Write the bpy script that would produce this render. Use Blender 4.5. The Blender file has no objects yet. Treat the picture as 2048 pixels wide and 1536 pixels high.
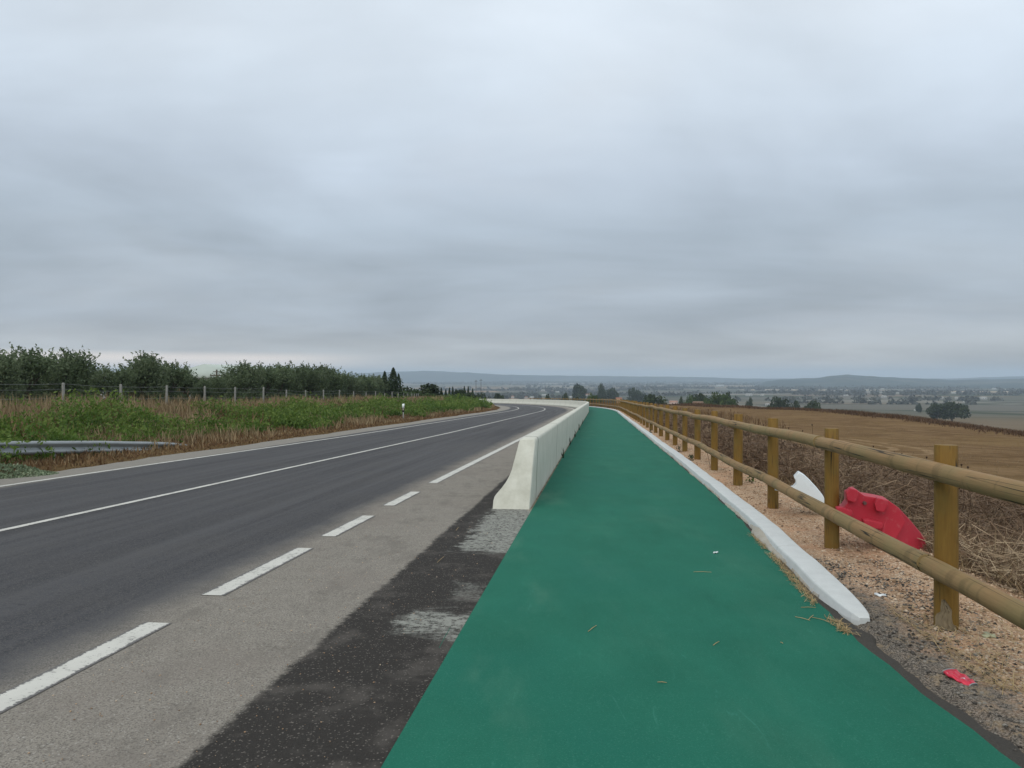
import bpy, bmesh, math, random
import numpy as np
from mathutils import Vector, Matrix
rng = np.random.default_rng(7); random.seed(7)
PI = math.pi
sc = bpy.context.scene
COL = sc.collection
F = 1479.0; HZ = 753.0; CAMH = 1.5; SL = 0.0267

# ------------------------------------------------------------------ the road's own line
T0 = np.array([0.11571, 0.99328]); N0 = np.array([-0.99328, 0.11571])   # heading and its left normal
P00 = np.array([-0.86, 0.0]); YS = 70.0; R = 205.0
S0 = YS / T0[1]
PS = P00 + T0 * S0; CC = PS + N0 * R
A0 = math.atan2(PS[1] - CC[1], PS[0] - CC[0])
def ref(s, off):
    """point at arc length s along the road, off metres to its left"""
    s = np.asarray(s, float); off = np.asarray(off, float)
    sx = np.minimum(s, S0)
    x = P00[0] + T0[0] * sx + N0[0] * off; y = P00[1] + T0[1] * sx + N0[1] * off
    a = A0 + (s - S0) / R
    cx = CC[0] + np.cos(a) * (R - off); cy = CC[1] + np.sin(a) * (R - off)
    return np.where(s > S0, cx, x), np.where(s > S0, cy, y)
def inv(x, y):
    x = np.asarray(x, float); y = np.asarray(y, float)
    dx = x - P00[0]; dy = y - P00[1]
    s1 = dx * T0[0] + dy * T0[1]; o1 = dx * N0[0] + dy * N0[1]
    ang = np.arctan2(y - CC[1], x - CC[0]) - A0
    ang = np.where(ang < -PI, ang + 2 * PI, ang)
    o2 = R - np.hypot(x - CC[0], y - CC[1])
    use = (s1 > S0) & (ang > 0)
    return np.where(use, S0 + ang * R, s1), np.where(use, o2, o1)
def GE(s):
    """right edge of the green coating"""
    return np.interp(s, [2.8, 3.3, 3.8, 4.3, 4.85, 5.95, 7.3, 9.1, 12.3, 20], [-2.60, -2.545, -2.49, -2.455, -2.43, -2.435, -2.495, -2.56, -2.61, -2.62])
def sstep(a, b, x):
    t = np.clip((x - a) / (b - a), 0, 1); return t * t * (3 - 2 * t)

CREST = np.array([(44, -60), (44, 0), (43, 40), (41.5, 60), (40.4, 75), (39.5, 90), (35.4, 110), (31.3, 130), (24, 152), (10, 178), (-20, 215), (-80, 260), (-300, 330), (-900, 420)], float)
VR = [0, 60, 100, 150, 300, 500, 700, 1000, 1500, 2500, 4000, 30000]
VE = [-4, -6, -9, -12.5, -19, -25.5, -30, -33, -36, -39, -40, -40]
def crest_dist(x, y):
    best = np.full(x.shape, 1e9); sign = np.ones(x.shape)
    for a, b in zip(CREST[:-1], CREST[1:]):
        d = b - a; L = d @ d
        t = np.clip(((x - a[0]) * d[0] + (y - a[1]) * d[1]) / L, 0, 1)
        px = a[0] + t * d[0]; py = a[1] + t * d[1]
        dd = np.hypot(x - px, y - py)
        cr = d[0] * (y - a[1]) - d[1] * (x - a[0])          # >0: left of the line = inside
        m = dd < best
        best = np.where(m, dd, best); sign = np.where(m, np.where(cr > 0, -1.0, 1.0), sign)
    return best * sign
def lumps(x, y):
    return (np.sin(x * .31 + 1.3 * np.sin(y * .17)) * np.sin(y * .23 + .7 * np.sin(x * .13 + 2)))
def H(x, y):
    x = np.asarray(x, float); y = np.asarray(y, float)
    sh = x.shape; x = np.atleast_1d(x); y = np.atleast_1d(y)
    s, off = inv(x, y)
    P = -SL * y
    cd = crest_dist(x, y)
    r = -off - 2.62
    emb = .75 * sstep(1.1, 3.4, r)
    d = np.interp(y, [0, 40, 60, 75, 90, 110, 130], [3, 2.4, 1.57, .8, .4, .18, .13])
    q = np.clip(r, 0, None) / (np.clip(r, 0, None) + np.clip(-cd, 0, None) + .01)
    rs = sstep(0, 1, (r - 1.1) / 6.0)
    right = P - emb * (1 - q) - d * q * rs + .07 * lumps(x * 1.2, y * 1.2) * rs
    l = off - 10.25
    left = P + .62 * sstep(.4, 8, l) + .10 * lumps(x * 1.6, y * 1.6) * sstep(1.5, 5, l)
    z = np.where(off > 0, left, right)
    z = np.where((off <= 0) & (off > GE(s) - .18), z - .03, z)
    inroad = (off < 10.35) & (off > GE(s) - .03)
    z = np.where(inroad, P - .06, z)
    V = np.interp(np.hypot(x, y), VR, VE) + 1.5 * np.sin(x * .004 + 1) * np.sin(y * .003) * sstep(300, 900, np.hypot(x, y))
    t = np.where(cd > 0, 1 - np.exp(-np.clip(cd, 0, None) / 26.0), 0)
    z = z * (1 - t) + V * t
    return z.reshape(sh)
def h1(x, y): return float(H(np.array([x]), np.array([y]))[0])
def ray(px, py):
    d = Vector(((px - 1024) / F, 1.0, -(py - HZ) / F)); return d
def gp(px, py, lo=2.0, hi=15000.0):
    """where the sight line through a pixel of the photograph meets the ground"""
    d = ray(px, py)
    ys = np.geomspace(lo, hi, 6000)
    e = CAMH + d.z * ys - H(d.x * ys, ys)
    k = np.argmax(e < 0)
    if e[k] >= 0: k = len(ys) - 1
    y = ys[k]; return Vector((d.x * y, y, h1(d.x * y, y)))
def at(px, y):
    x = (px - 1024) / F * y; return Vector((x, y, h1(x, y)))

# ------------------------------------------------------------------ materials
class W:
    def __init__(s, name, rough=.9, spec=.25):
        s.m = bpy.data.materials.new(name); s.m.use_nodes = True
        s.nt = s.m.node_tree; s.b = s.nt.nodes['Principled BSDF']
        s.b.inputs['Roughness'].default_value = rough; s.b.inputs['Specular IOR Level'].default_value = spec
    def n(s, t, **k):
        x = s.nt.nodes.new(t)
        for a, v in k.items(): setattr(x, a, v)
        return x
    def put(s, sock, v):
        if isinstance(v, bpy.types.NodeSocket): s.nt.links.new(v, sock)
        elif v is not None:
            if sock.type == 'RGBA' and isinstance(v, (int, float)): v = (v, v, v)
            if isinstance(v, (tuple, list)) and len(v) == 3 and sock.type == 'RGBA': v = (*v, 1)
            sock.default_value = v
    def pos(s): return s.n('ShaderNodeNewGeometry').outputs['Position']
    def objc(s): return s.n('ShaderNodeTexCoord').outputs['Object']
    def uv(s): return s.n('ShaderNodeUVMap').outputs['UV']
    def sep(s, v):
        x = s.n('ShaderNodeSeparateXYZ'); s.put(x.inputs[0], v); return x.outputs
    def comb(s, x, y, z=0.0):
        c = s.n('ShaderNodeCombineXYZ'); s.put(c.inputs[0], x); s.put(c.inputs[1], y); s.put(c.inputs[2], z); return c.outputs[0]
    def scl(s, v, k):
        x = s.n('ShaderNodeMapping'); s.put(x.inputs['Vector'], v); x.inputs['Scale'].default_value = k; return x.outputs[0]
    def noise(s, v, scale, detail=4, rough=.6, dist=0.0, col=False):
        x = s.n('ShaderNodeTexNoise'); s.put(x.inputs['Vector'], v)
        x.inputs['Scale'].default_value = scale; x.inputs['Detail'].default_value = detail
        x.inputs['Roughness'].default_value = rough; x.inputs['Distortion'].default_value = dist
        return x.outputs['Color' if col else 'Fac']
    def vor(s, v, scale, out='Color', feat='F1'):
        x = s.n('ShaderNodeTexVoronoi', feature=feat); s.put(x.inputs['Vector'], v); x.inputs['Scale'].default_value = scale
        return x.outputs[out]
    def ramp(s, f, stops, interp='LINEAR'):
        x = s.n('ShaderNodeValToRGB'); s.put(x.inputs[0], f); r = x.color_ramp; r.interpolation = interp
        while len(r.elements) < len(stops): r.elements.new(.5)
        for e, (p, c) in zip(r.elements, stops):
            e.position = p; e.color = (*c, 1) if isinstance(c, tuple) else (c, c, c, 1)
        return x.outputs[0]
    def mix(s, f, a, b, mode='MIX'):
        x = s.n('ShaderNodeMix', data_type='RGBA', blend_type=mode)
        s.put(x.inputs[0], f); s.put(x.inputs[6], a); s.put(x.inputs[7], b); return x.outputs[2]
    def mth(s, op, a, b=0.0, c=0.0, clamp=False):
        x = s.n('ShaderNodeMath', operation=op, use_clamp=clamp)
        s.put(x.inputs[0], a); s.put(x.inputs[1], b); s.put(x.inputs[2], c); return x.outputs[0]
    def stp(s, a, b, v):
        x = s.n('ShaderNodeMapRange', interpolation_type='SMOOTHSTEP'); s.put(x.inputs[0], v)
        x.inputs[1].default_value = a; x.inputs[2].default_value = b; return x.outputs[0]
    def attr(s, name): return s.n('ShaderNodeAttribute', attribute_name=name).outputs['Fac']
    def rnd(s): return s.n('ShaderNodeObjectInfo').outputs['Random']
    def bump(s, h, strength=.5, dist=.01):
        x = s.n('ShaderNodeBump'); s.put(x.inputs['Height'], h); x.inputs['Strength'].default_value = strength
        x.inputs['Distance'].default_value = dist; s.put(s.b.inputs['Normal'], x.outputs[0])
    def col(s, c): s.put(s.b.inputs['Base Color'], c); return s
    def rough(s, c): s.put(s.b.inputs['Roughness'], c); return s

def flat(name, c, rough=.8, var=.12, scale=8, spec=.25):
    w = W(name, rough, spec); n = w.noise(w.objc(), scale, 5)
    w.col(w.mix(n, tuple(v * (1 - var) for v in c), tuple(min(1, v * (1 + var)) for v in c))); return w.m
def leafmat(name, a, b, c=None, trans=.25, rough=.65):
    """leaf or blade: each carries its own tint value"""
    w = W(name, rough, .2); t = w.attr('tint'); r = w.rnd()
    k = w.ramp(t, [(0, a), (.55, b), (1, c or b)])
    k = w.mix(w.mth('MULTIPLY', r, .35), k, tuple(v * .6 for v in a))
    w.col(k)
    tr = w.n('ShaderNodeBsdfTranslucent'); w.put(tr.inputs[0], k)
    mx = w.n('ShaderNodeMixShader'); mx.inputs[0].default_value = trans
    w.put(mx.inputs[1], w.b.outputs[0]); w.put(mx.inputs[2], tr.outputs[0])
    w.put(w.nt.nodes['Material Output'].inputs[0], mx.outputs[0]); return w.m

def m_road():
    w = W('asphalt', .9, .15); u = w.uv(); U = w.sep(u); off = U[0]; s = U[1]; p = w.pos()
    g1 = w.noise(p, 90, 3, .7); g2 = w.vor(p, 140); g2 = w.sep(g2)[0]
    big = w.noise(p, .5, 4); mid = w.noise(p, 6, 5, .65)
    st = w.noise(w.scl(u, (2.2, .05, 1)), 1.6, 4)
    n1 = w.mth('MULTIPLY', w.mth('SUBTRACT', w.noise(p, 14, 5, .75), .5), .16)
    n3 = w.mth('MULTIPLY', w.mth('SUBTRACT', w.noise(p, 1.3, 3, .6), .5), .3)
    offj = w.mth('ADD', off, w.mth('ADD', n1, w.mth('MULTIPLY', n3, .3)))
    dark = w.mix(w.stp(.3, .7, st), (.046, .046, .052), (.088, .088, .095))
    dark = w.mix(w.mth('MULTIPLY', w.mth('ABSOLUTE', w.mth('SUBTRACT', big, .5)), 1.2), dark, (.095, .088, .08))
    dark = w.mix(w.stp(.6, .8, g2), dark, (.10, .097, .096))
    dark = w.mix(w.stp(.62, .7, g1), dark, (.045, .045, .048))
    dark = w.mix(w.mth('MULTIPLY', w.stp(.56, .70, w.noise(w.scl(p, (.7, 1.3, 1)), 16, 4, .75)), .6), dark, (.034, .034, .038))
    pale = w.mix(mid, (.205, .185, .16), (.31, .284, .246))
    pale = w.mix(w.mth('MULTIPLY', w.stp(.48, .62, g1), .9), pale, (.12, .108, .095))
    pale = w.mix(w.mth('MULTIPLY', w.stp(.90, .97, g2), .8), pale, (.36, .34, .31))
    pale = w.mix(w.mth('MULTIPLY', w.stp(.48, .66, w.noise(w.scl(p, (1, .5, 1)), 3.0, 6, .75)), .45), pale, (.125, .112, .098))
    pale = w.mix(w.mth('MULTIPLY', w.stp(.45, .7, w.noise(p, .9, 3)), .4), pale, (.205, .178, .156))
    blk = w.mix(g1, (.012, .011, .010), (.056, .050, .045))
    blk = w.mix(w.stp(.5, .7, w.noise(p, 3, 4)), blk, (.075, .067, .06))
    blk = w.mix(w.stp(.93, .98, g2), blk, (.15, .135, .12))
    # cement spills: one by the barrier end, one half way, thin one between
    def spill(s0, s1, o0, o1, soft, nz):
        ss = w.mth('ADD', s, w.mth('MULTIPLY', w.mth('SUBTRACT', w.noise(w.scl(p, (.7, 2.4, 1)), 3.2, 6, .75), .5), nz * 1.5))
        oo = w.mth('ADD', off, w.mth('MULTIPLY', w.mth('SUBTRACT', w.noise(p, 5, 6, .75), .5), nz * .9))
        a = w.mth('MULTIPLY', w.stp(s0, s0 + soft, ss), w.mth('SUBTRACT', 1.0, w.stp(s1 - soft, s1, ss)))
        b = w.mth('MULTIPLY', w.stp(o0, o0 + soft * .4, oo), w.mth('SUBTRACT', 1.0, w.stp(o1 - soft * .4, o1, oo)))
        return w.mth('MULTIPLY', a, b)
    sp = w.mth('MAXIMUM', spill(7.0, 10.8, -.5, .57, .35, .9), w.mth('MAXIMUM', spill(4.55, 5.22, -.5, .50, .30, .7), w.mth('MULTIPLY', spill(5.4, 6.0, -.1, .34, .4, 1.4), .55)))
    sp = w.mth('MULTIPLY', sp, w.mth('SUBTRACT', 1.1, w.stp(.44, .60, w.noise(p, 26, 6, .8))))
    blk = w.mix(w.mth('MINIMUM', sp, .9), blk, (.30, .305, .275))
    # a dusty middle band between barrier and road
    c = w.mix(w.stp(.80, .86, offj), blk, pale)
    c = w.mix(w.stp(1.95, 2.5, w.mth('ADD', offj, n3)), c, dark)
    c = w.mix(w.stp(8.75, 9.05, w.mth('ADD', offj, w.mth('MULTIPLY', n3, .5))), c, w.mix(mid, (.20, .185, .16), (.27, .25, .225)))
    c = w.mix(w.mth('MULTIPLY', w.stp(.10, .045, w.mth('ADD', off, w.mth('MULTIPLY', n1, .3))), w.mth('MULTIPLY', w.stp(9.6, 9.9, s), w.stp(.38, .55, w.noise(p, 8, 4, .7)))), c, (.30, .25, .18))
    w.col(c); w.rough(w.mix(g1, .75, .95))
    w.bump(w.mth('ADD', g1, w.mth('MULTIPLY', g2, .6)), .9, .009); return w.m
def m_paint():
    w = W('road paint', .7, .3); p = w.pos()
    n = w.noise(w.scl(p, (.7, 1.2, 1)), 42, 4, .8); n2 = w.noise(p, 4, 4)
    e = w.mth('ADD', n, w.mth('MULTIPLY', n2, .35))
    U = w.sep(w.uv()); ed = w.mth('ABSOLUTE', w.mth('SUBTRACT', U[0], .5))      # 0 in the middle, .5 at the stripe's rim
    e = w.mth('SUBTRACT', e, w.mth('MULTIPLY', w.stp(.30, .5, ed), .30))
    c = w.mix(n2, (.42, .41, .375), (.56, .55, .51))
    w.col(w.mix(w.stp(.53, .60, e), (.115, .11, .107), c)); w.bump(n, .3, .003); return w.m
def m_path():
    w = W('green path coating', .85, .12); p = w.pos(); u = w.uv()
    fine = w.noise(p, 260, 2, .6); mid = w.noise(w.scl(p, (1, .55, 1)), 2.3, 6, .62); big = w.noise(p, .45, 4)
    c = w.mix(mid, (.008, .088, .056), (.020, .152, .102))
    c = w.mix(w.stp(.42, .75, big), c, (.012, .118, .083))
    U = w.sep(u)
    dust = w.mth('MULTIPLY', w.stp(.48, .75, w.noise(w.scl(p, (1.6, .45, 1)), 1.1, 5, .65)), .35)
    left = w.mth('SUBTRACT', 1.0, w.stp(0, .9, w.mth('MULTIPLY', U[0], -1.0)))
    dust = w.mth('MULTIPLY', dust, w.mth('ADD', .45, left))
    c = w.mix(dust, c, (.085, .20, .14))
    scuff = w.stp(.60, .74, w.noise(w.scl(p, (5, .9, 1)), 2.2, 6, .7, 1.5))
    c = w.mix(w.mth('MULTIPLY', scuff, .45), c, (.05, .21, .16))
    c = w.mix(w.mth('MULTIPLY', w.stp(.52, .66, fine), .45), c, (.006, .055, .04))
    c = w.mix(w.mth('MULTIPLY', w.stp(.55, .68, w.noise(p, 110, 3, .7)), .4), c, (.06, .21, .155))
    c = w.mix(w.mth('MULTIPLY', w.stp(.62, .78, w.noise(w.scl(p, (2.2, .22, 1)), 2.6, 5, .7, .4)), .30), c, (.006, .075, .055))
    w.col(c); w.bump(w.mth('ADD', fine, w.mth('MULTIPLY', mid, .5)), .35, .004); return w.m
def m_concrete():
    w = W('barrier concrete', .85, .25); p = w.pos(); U = w.sep(w.uv())
    n = w.noise(p, 3, 6, .65); f = w.noise(p, 60, 4, .6)
    v = w.noise(w.scl(w.comb(U[0], U[1], 0.0), (2.2, .6, 1)), 3, 5)
    c = w.mix(n, (.43, .43, .375), (.62, .61, .55))
    c = w.mix(w.mth('MULTIPLY', w.stp(.45, .75, v), .5), c, (.38, .39, .31))
    c = w.mix(w.mth('MULTIPLY', w.stp(.6, .75, w.noise(p, 1.1, 5, .7)), .6), c, (.72, .73, .68))
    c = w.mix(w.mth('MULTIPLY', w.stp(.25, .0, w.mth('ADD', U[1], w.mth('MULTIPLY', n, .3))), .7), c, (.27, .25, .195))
    m = w.mth('MODULO', w.mth('ADD', U[0], w.mth('MULTIPLY', f, .03)), 5.15)
    j = w.mth('LESS_THAN', w.mth('ABSOLUTE', w.mth('SUBTRACT', m, .55)), .045)
    c = w.mix(w.mth('MULTIPLY', j, .75), c, (.13, .13, .1))
    w.col(c); w.bump(w.mth('ADD', w.mth('MULTIPLY', n, .7), w.mth('MULTIPLY', f, .3)), .6, .02); return w.m
def m_kerb():
    w = W('whitewashed kerb', .8, .25); p = w.pos(); n = w.noise(p, 7, 6, .7); f = w.noise(p, 70, 4)
    c = w.mix(n, (.42, .44, .44), (.60, .62, .62)); c = w.mix(w.stp(.66, .74, w.noise(p, 11, 5, .75)), c, (.30, .31, .29))
    m = w.mth('MODULO', w.mth('ADD', w.sep(w.uv())[0], w.mth('MULTIPLY', n, .12)), 2.3)
    j = w.mth('LESS_THAN', w.mth('ABSOLUTE', w.mth('SUBTRACT', m, .5)), .008)
    c = w.mix(w.mth('MULTIPLY', j, .5), c, (.35, .35, .33))
    w.col(c); w.bump(w.mth('ADD', n, w.mth('MULTIPLY', f, .4)), .5, .012); return w.m
def m_wood():
    w = W('tanalised pine', .7, .3); U = w.uv(); r = w.rnd(); p = w.pos()
    k = w.scl(U, (9, 1.4, 1)); g = w.noise(k, 3.2, 6, .7, .6); big = w.noise(p, 2.6, 4)
    c = w.mix(g, (.085, .044, .006), (.26, .145, .028))
    c = w.mix(w.mth('MULTIPLY', w.stp(.45, .7, big), .5), c, (.125, .105, .032))
    c = w.mix(w.mth('MULTIPLY', w.stp(.62, .70, w.noise(w.scl(U, (2.5, .55, 1)), 6, 3, .5)), .55), c, (.07, .04, .012))
    kn = w.vor(w.scl(U, (2.2, 1.1, 1)), 1.7, 'Distance'); c = w.mix(w.stp(.10, .04, kn), c, (.07, .04, .015))
    crack = w.stp(.018, .006, w.mth('ABSOLUTE', w.mth('SUBTRACT', w.noise(w.scl(U, (5, .22, 1)), 2.0, 2, .4), .5)))
    crack = w.mth('MULTIPLY', crack, w.stp(.52, .6, w.noise(w.scl(U, (1, .6, 1)), 1.3, 1)))
    c = w.mix(crack, c, (.02, .014, .006))
    w.col(c); w.bump(w.mth('SUBTRACT', g, crack), .5, .006); return w.m
def m_rail():
    w = W('tanalised pine rail', .72, .3); U = w.uv(); p = w.pos()
    g = w.noise(w.scl(U, (9, .9, 1)), 3.2, 6, .7, .6); big = w.noise(p, 2.1, 4)
    c = w.mix(g, (.155, .090, .034), (.34, .215, .10))
    c = w.mix(w.mth('MULTIPLY', w.stp(.38, .68, big), .5), c, (.165, .145, .06))
    ring = w.stp(.80, .95, w.noise(w.scl(U, (.35, 4.2, 1)), 1.6, 2, .5, .4)); ring = w.stp(.57, .66, w.noise(w.scl(U, (.5, 4.5, 1)), 1.5, 3, .5))
    c = w.mix(w.mth('MULTIPLY', ring, .4), c, (.09, .065, .025))
    crack = w.stp(.02, .006, w.mth('ABSOLUTE', w.mth('SUBTRACT', w.noise(w.scl(U, (4, .16, 1)), 2.0, 2, .4), .5)))
    crack = w.mth('MULTIPLY', crack, w.stp(.50, .56, w.noise(w.scl(U, (1, .5, 1)), 1.3, 1)))
    c = w.mix(crack, c, (.025, .018, .008))
    w.col(c); w.bump(w.mth('SUBTRACT', g, crack), .5, .006); return w.m
def m_ground():
    w = W('ground', 1.0, 0.0); p = w.pos(); P = w.sep(p)
    grav = w.attr('gravel'); fld = w.attr('field'); far = w.attr('far')
    # verge soil with litter
    a = w.noise(p, 2.2, 6, .7); f = w.noise(p, 30, 4, .75)
    verge = w.mix(a, (.07, .052, .028), (.16, .115, .06)); verge = w.mix(f, verge, (.11, .07, .035))
    # gravel: tan chips and grey dust
    v1 = w.sep(w.vor(w.mix(.02, p, w.noise(p, 30, 2, col=True), 'ADD'), 85)); v2 = w.sep(w.vor(p, 150))
    g = w.mix(v1[0], (.33, .205, .125), (.56, .395, .265)); g = w.mix(w.stp(.80, .9, v1[1]), g, (.62, .53, .42))
    g = w.mix(w.stp(.75, .9, v2[2]), g, (.12, .085, .06)); g = w.mix(w.mth('MULTIPLY', w.stp(.4, .7, w.noise(p, 1.7, 5, .65)), .7), g, (.44, .25, .15))
    q1 = w.noise(p, 95, 3, .8); gr = w.mix(w.stp(.38, .66, q1), (.045, .042, .038), (.27, .235, .20)); gr = w.mix(w.mth('MULTIPLY', w.stp(.5, .66, w.noise(p, 12, 4, .7)), .6), gr, (.30, .23, .15)); gr = w.mix(w.stp(.70, .76, w.noise(p, 60, 2, .6)), gr, (.45, .42, .37))
    offr = w.attr('offr')                                   # metres right of the path
    m = w.mth('ADD', w.stp(.52, .0, w.mth('ADD', offr, w.mth('MULTIPLY', w.mth('SUBTRACT', w.noise(p, 3.2, 5, .7), .5), 1.1))), 0.0)
    m = w.mth('MULTIPLY', m, w.stp(8.5, 5.2, P[1]))
    m2 = w.mth('MULTIPLY', w.stp(.60, .68, w.noise(w.scl(p, (1, .6, 1)), 2.0, 5, .7)), w.stp(.9, .2, offr))
    g = w.mix(w.mth('MINIMUM', w.mth('ADD', m, w.mth('MULTIPLY', m2, .8)), 1.0), g, gr)
    # harvested field: tan soil, swathes
    st = w.noise(w.scl(p, (.12, .32, 1)), 1.5, 6, .7, .8); fb = w.noise(p, .09, 4); ff = w.noise(p, 5, 5, .75)
    fc = w.mix(w.stp(.3, .7, st), (.112, .070, .038), (.205, .135, .076)); fc = w.mix(w.mth('MULTIPLY', w.stp(.45, .7, fb), .5), fc, (.20, .135, .065)); fc = w.mix(w.mth('MULTIPLY', w.stp(.50, .62, w.noise(w.scl(p, (.4, .8, 1)), 2.2, 6, .8)), .5), fc, (.085, .055, .028))
    fc = w.mix(w.mth('MULTIPLY', w.stp(.55, .75, ff), .5), fc, (.10, .06, .03))
    # a wheel track looping on the slope
    def ring(cx, cy, r, wd):
        d = w.mth('SQRT', w.mth('ADD', w.mth('POWER', w.mth('MULTIPLY', w.mth('SUBTRACT', P[0], cx), 1.0), 2.0), w.mth('POWER', w.mth('MULTIPLY', w.mth('SUBTRACT', P[1], cy), .55), 2.0)))
        return w.mth('MULTIPLY', w.stp(wd, wd * .4, w.mth('ABSOLUTE', w.mth('SUBTRACT', d, r))), w.mth('MULTIPLY', w.stp(cx - 1.5, cx + .5, P[0]), w.stp(.35, .55, w.noise(p, 1.2, 3))))
    tr = w.mth('MAXIMUM', ring(19.5, 43.5, 3.6, .35), ring(19.5, 43.5, 2.2, .3))
    ln = w.stp(.3, .12, w.mth('ABSOLUTE', w.mth('SUBTRACT', w.mth('SUBTRACT', P[1], w.mth('MULTIPLY', P[0], -.75)), 85.0)))
    fc = w.mix(w.mth('MULTIPLY', w.mth('MAXIMUM', tr, w.mth('MULTIPLY', ln, .8)), .65), fc, (.30, .21, .125))
    # far farmland: patchwork of plots
    vv = w.n('ShaderNodeTexVoronoi', feature='F1', distance='CHEBYCHEV'); w.put(vv.inputs['Vector'], w.scl(p, (.0030, .0052, 0))); vv.inputs['Scale'].default_value = 1
    vc = w.sep(vv.outputs['Color'])
    plot = w.ramp(vc[0], [(0, (.06, .068, .042)), (.2, (.13, .12, .10)), (.4, (.20, .18, .15)), (.52, (.28, .19, .125)), (.64, (.11, .105, .08)), (.78, (.42, .33, .24)), (.9, (.18, .14, .105))], 'CONSTANT')
    rows = w.noise(w.scl(p, (.02, .09, 0)), 1.6, 5, .7); plot = w.mix(w.mth('MULTIPLY', rows, .35), plot, (.06, .066, .05))
    plot = w.mix(w.stp(.58, .64, w.noise(w.scl(p, (.002, .011, 0)), 1.0, 6, .7)), plot, (.035, .047, .03))
    ve = w.n('ShaderNodeTexVoronoi', feature='DISTANCE_TO_EDGE'); w.put(ve.inputs['Vector'], w.scl(p, (.0030, .0052, 0))); ve.inputs['Scale'].default_value = 1
    plot = w.mix(w.mth('MULTIPLY', w.stp(.05, .02, ve.outputs['Distance']), .8), plot, (.04, .05, .03))
    plot = w.mix(w.mth('MULTIPLY', w.stp(3600.0, 5200.0, P[1]), .8), plot, (.035, .045, .032))
    plot = w.mix(w.mth('MULTIPLY', w.stp(620.0, 430.0, P[1]), .85), plot, w.mix(rows, (.12, .085, .055), (.21, .165, .115)))
    c = w.mix(grav, verge, g); c = w.mix(fld, c, fc); c = w.mix(far, c, plot)
    w.col(c)
    b = w.mth('MULTIPLY', w.mth('ADD', w.mth('MULTIPLY', v1[0], .6), f), w.mth('SUBTRACT', 1.0, far)); w.bump(b, .55, .02); return w.m
def m_hills():
    w = W('hill scrub', .95, .1); p = w.pos()
    c = w.ramp(w.noise(w.scl(p, (.0016, .0016, .004)), 1.0, 6, .65), [(.35, (.018, .034, .034)), (.55, (.030, .045, .042)), (.66, (.10, .10, .08)), (.74, (.03, .045, .036))])
    w.col(c); return w.m
def m_galv():
    w = W('galvanised steel', .5, .5); n = w.noise(w.objc(), 5, 6, .7); w.col(w.mix(n, (.19, .205, .21), (.34, .36, .37)))
    w.b.inputs['Metallic'].default_value = .35; w.bump(n, .15, .01); return w.m
def m_plastic(name, a, b, dirt):
    w = W(name, .5, .4); p = w.objc(); n = w.noise(p, 2.3, 5, .6); f = w.noise(p, 14, 5, .75)
    c = w.mix(n, a, b); c = w.mix(w.mth('MULTIPLY', w.stp(.52, .75, f), .5), c, dirt)
    w.col(c); w.rough(w.mix(f, .4, .75)); w.bump(f, .15, .01); return w.m
MROAD, MPAINT, MPATH, MCONC, MKERB, MWOOD, MRAIL, MGROUND, MHILL, MGALV = m_road(), m_paint(), m_path(), m_concrete(), m_kerb(), m_wood(), m_rail(), m_ground(), m_hills(), m_galv()
MRED = m_plastic('red barrier plastic', (.36, .012, .028), (.46, .026, .048), (.42, .12, .13))
MWHT = m_plastic('white barrier plastic', (.62, .66, .68), (.72, .75, .77), (.45, .46, .44))
MPOST = flat('cast concrete post', (.20, .195, .18), .9, .25, 9)
MBARK = flat('bark', (.085, .07, .052), .95, .35, 12)
MOLIVE = leafmat('olive leaves', (.070, .100, .048), (.135, .175, .092), (.27, .30, .21), .38)
MCYP = leafmat('cypress leaves', (.014, .028, .012), (.026, .045, .020), (.05, .07, .03), .1)
MOAK = leafmat('oak leaves', (.016, .028, .010), (.034, .050, .018), (.065, .085, .032), .12)
MBRI = leafmat('bright bush leaves', (.035, .060, .018), (.065, .10, .03), (.12, .14, .05), .2)
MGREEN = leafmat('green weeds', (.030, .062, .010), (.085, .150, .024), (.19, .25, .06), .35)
MDRY = leafmat('dry grass', (.14, .098, .052), (.25, .18, .10), (.36, .28, .17), .2)
MRUST = leafmat('russet weeds', (.080, .044, .022), (.155, .088, .042), (.25, .165, .085), .2)
MRIM = leafmat('rim grass', (.075, .042, .026), (.15, .09, .052), (.23, .155, .095), .2)
MFARW = leafmat('far woods', (.030, .034, .024), (.055, .056, .040), (.08, .08, .06), .1)
MTWIG = leafmat('dead twigs', (.070, .042, .026), (.185, .12, .075), (.38, .29, .19), .1)
MSTRAW = leafmat('straw', (.25, .165, .07), (.42, .30, .14), (.55, .43, .24), .1)
MSUCC = leafmat('grey green succulent leaves', (.09, .13, .07), (.17, .22, .13), (.33, .37, .25), .2)

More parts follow.
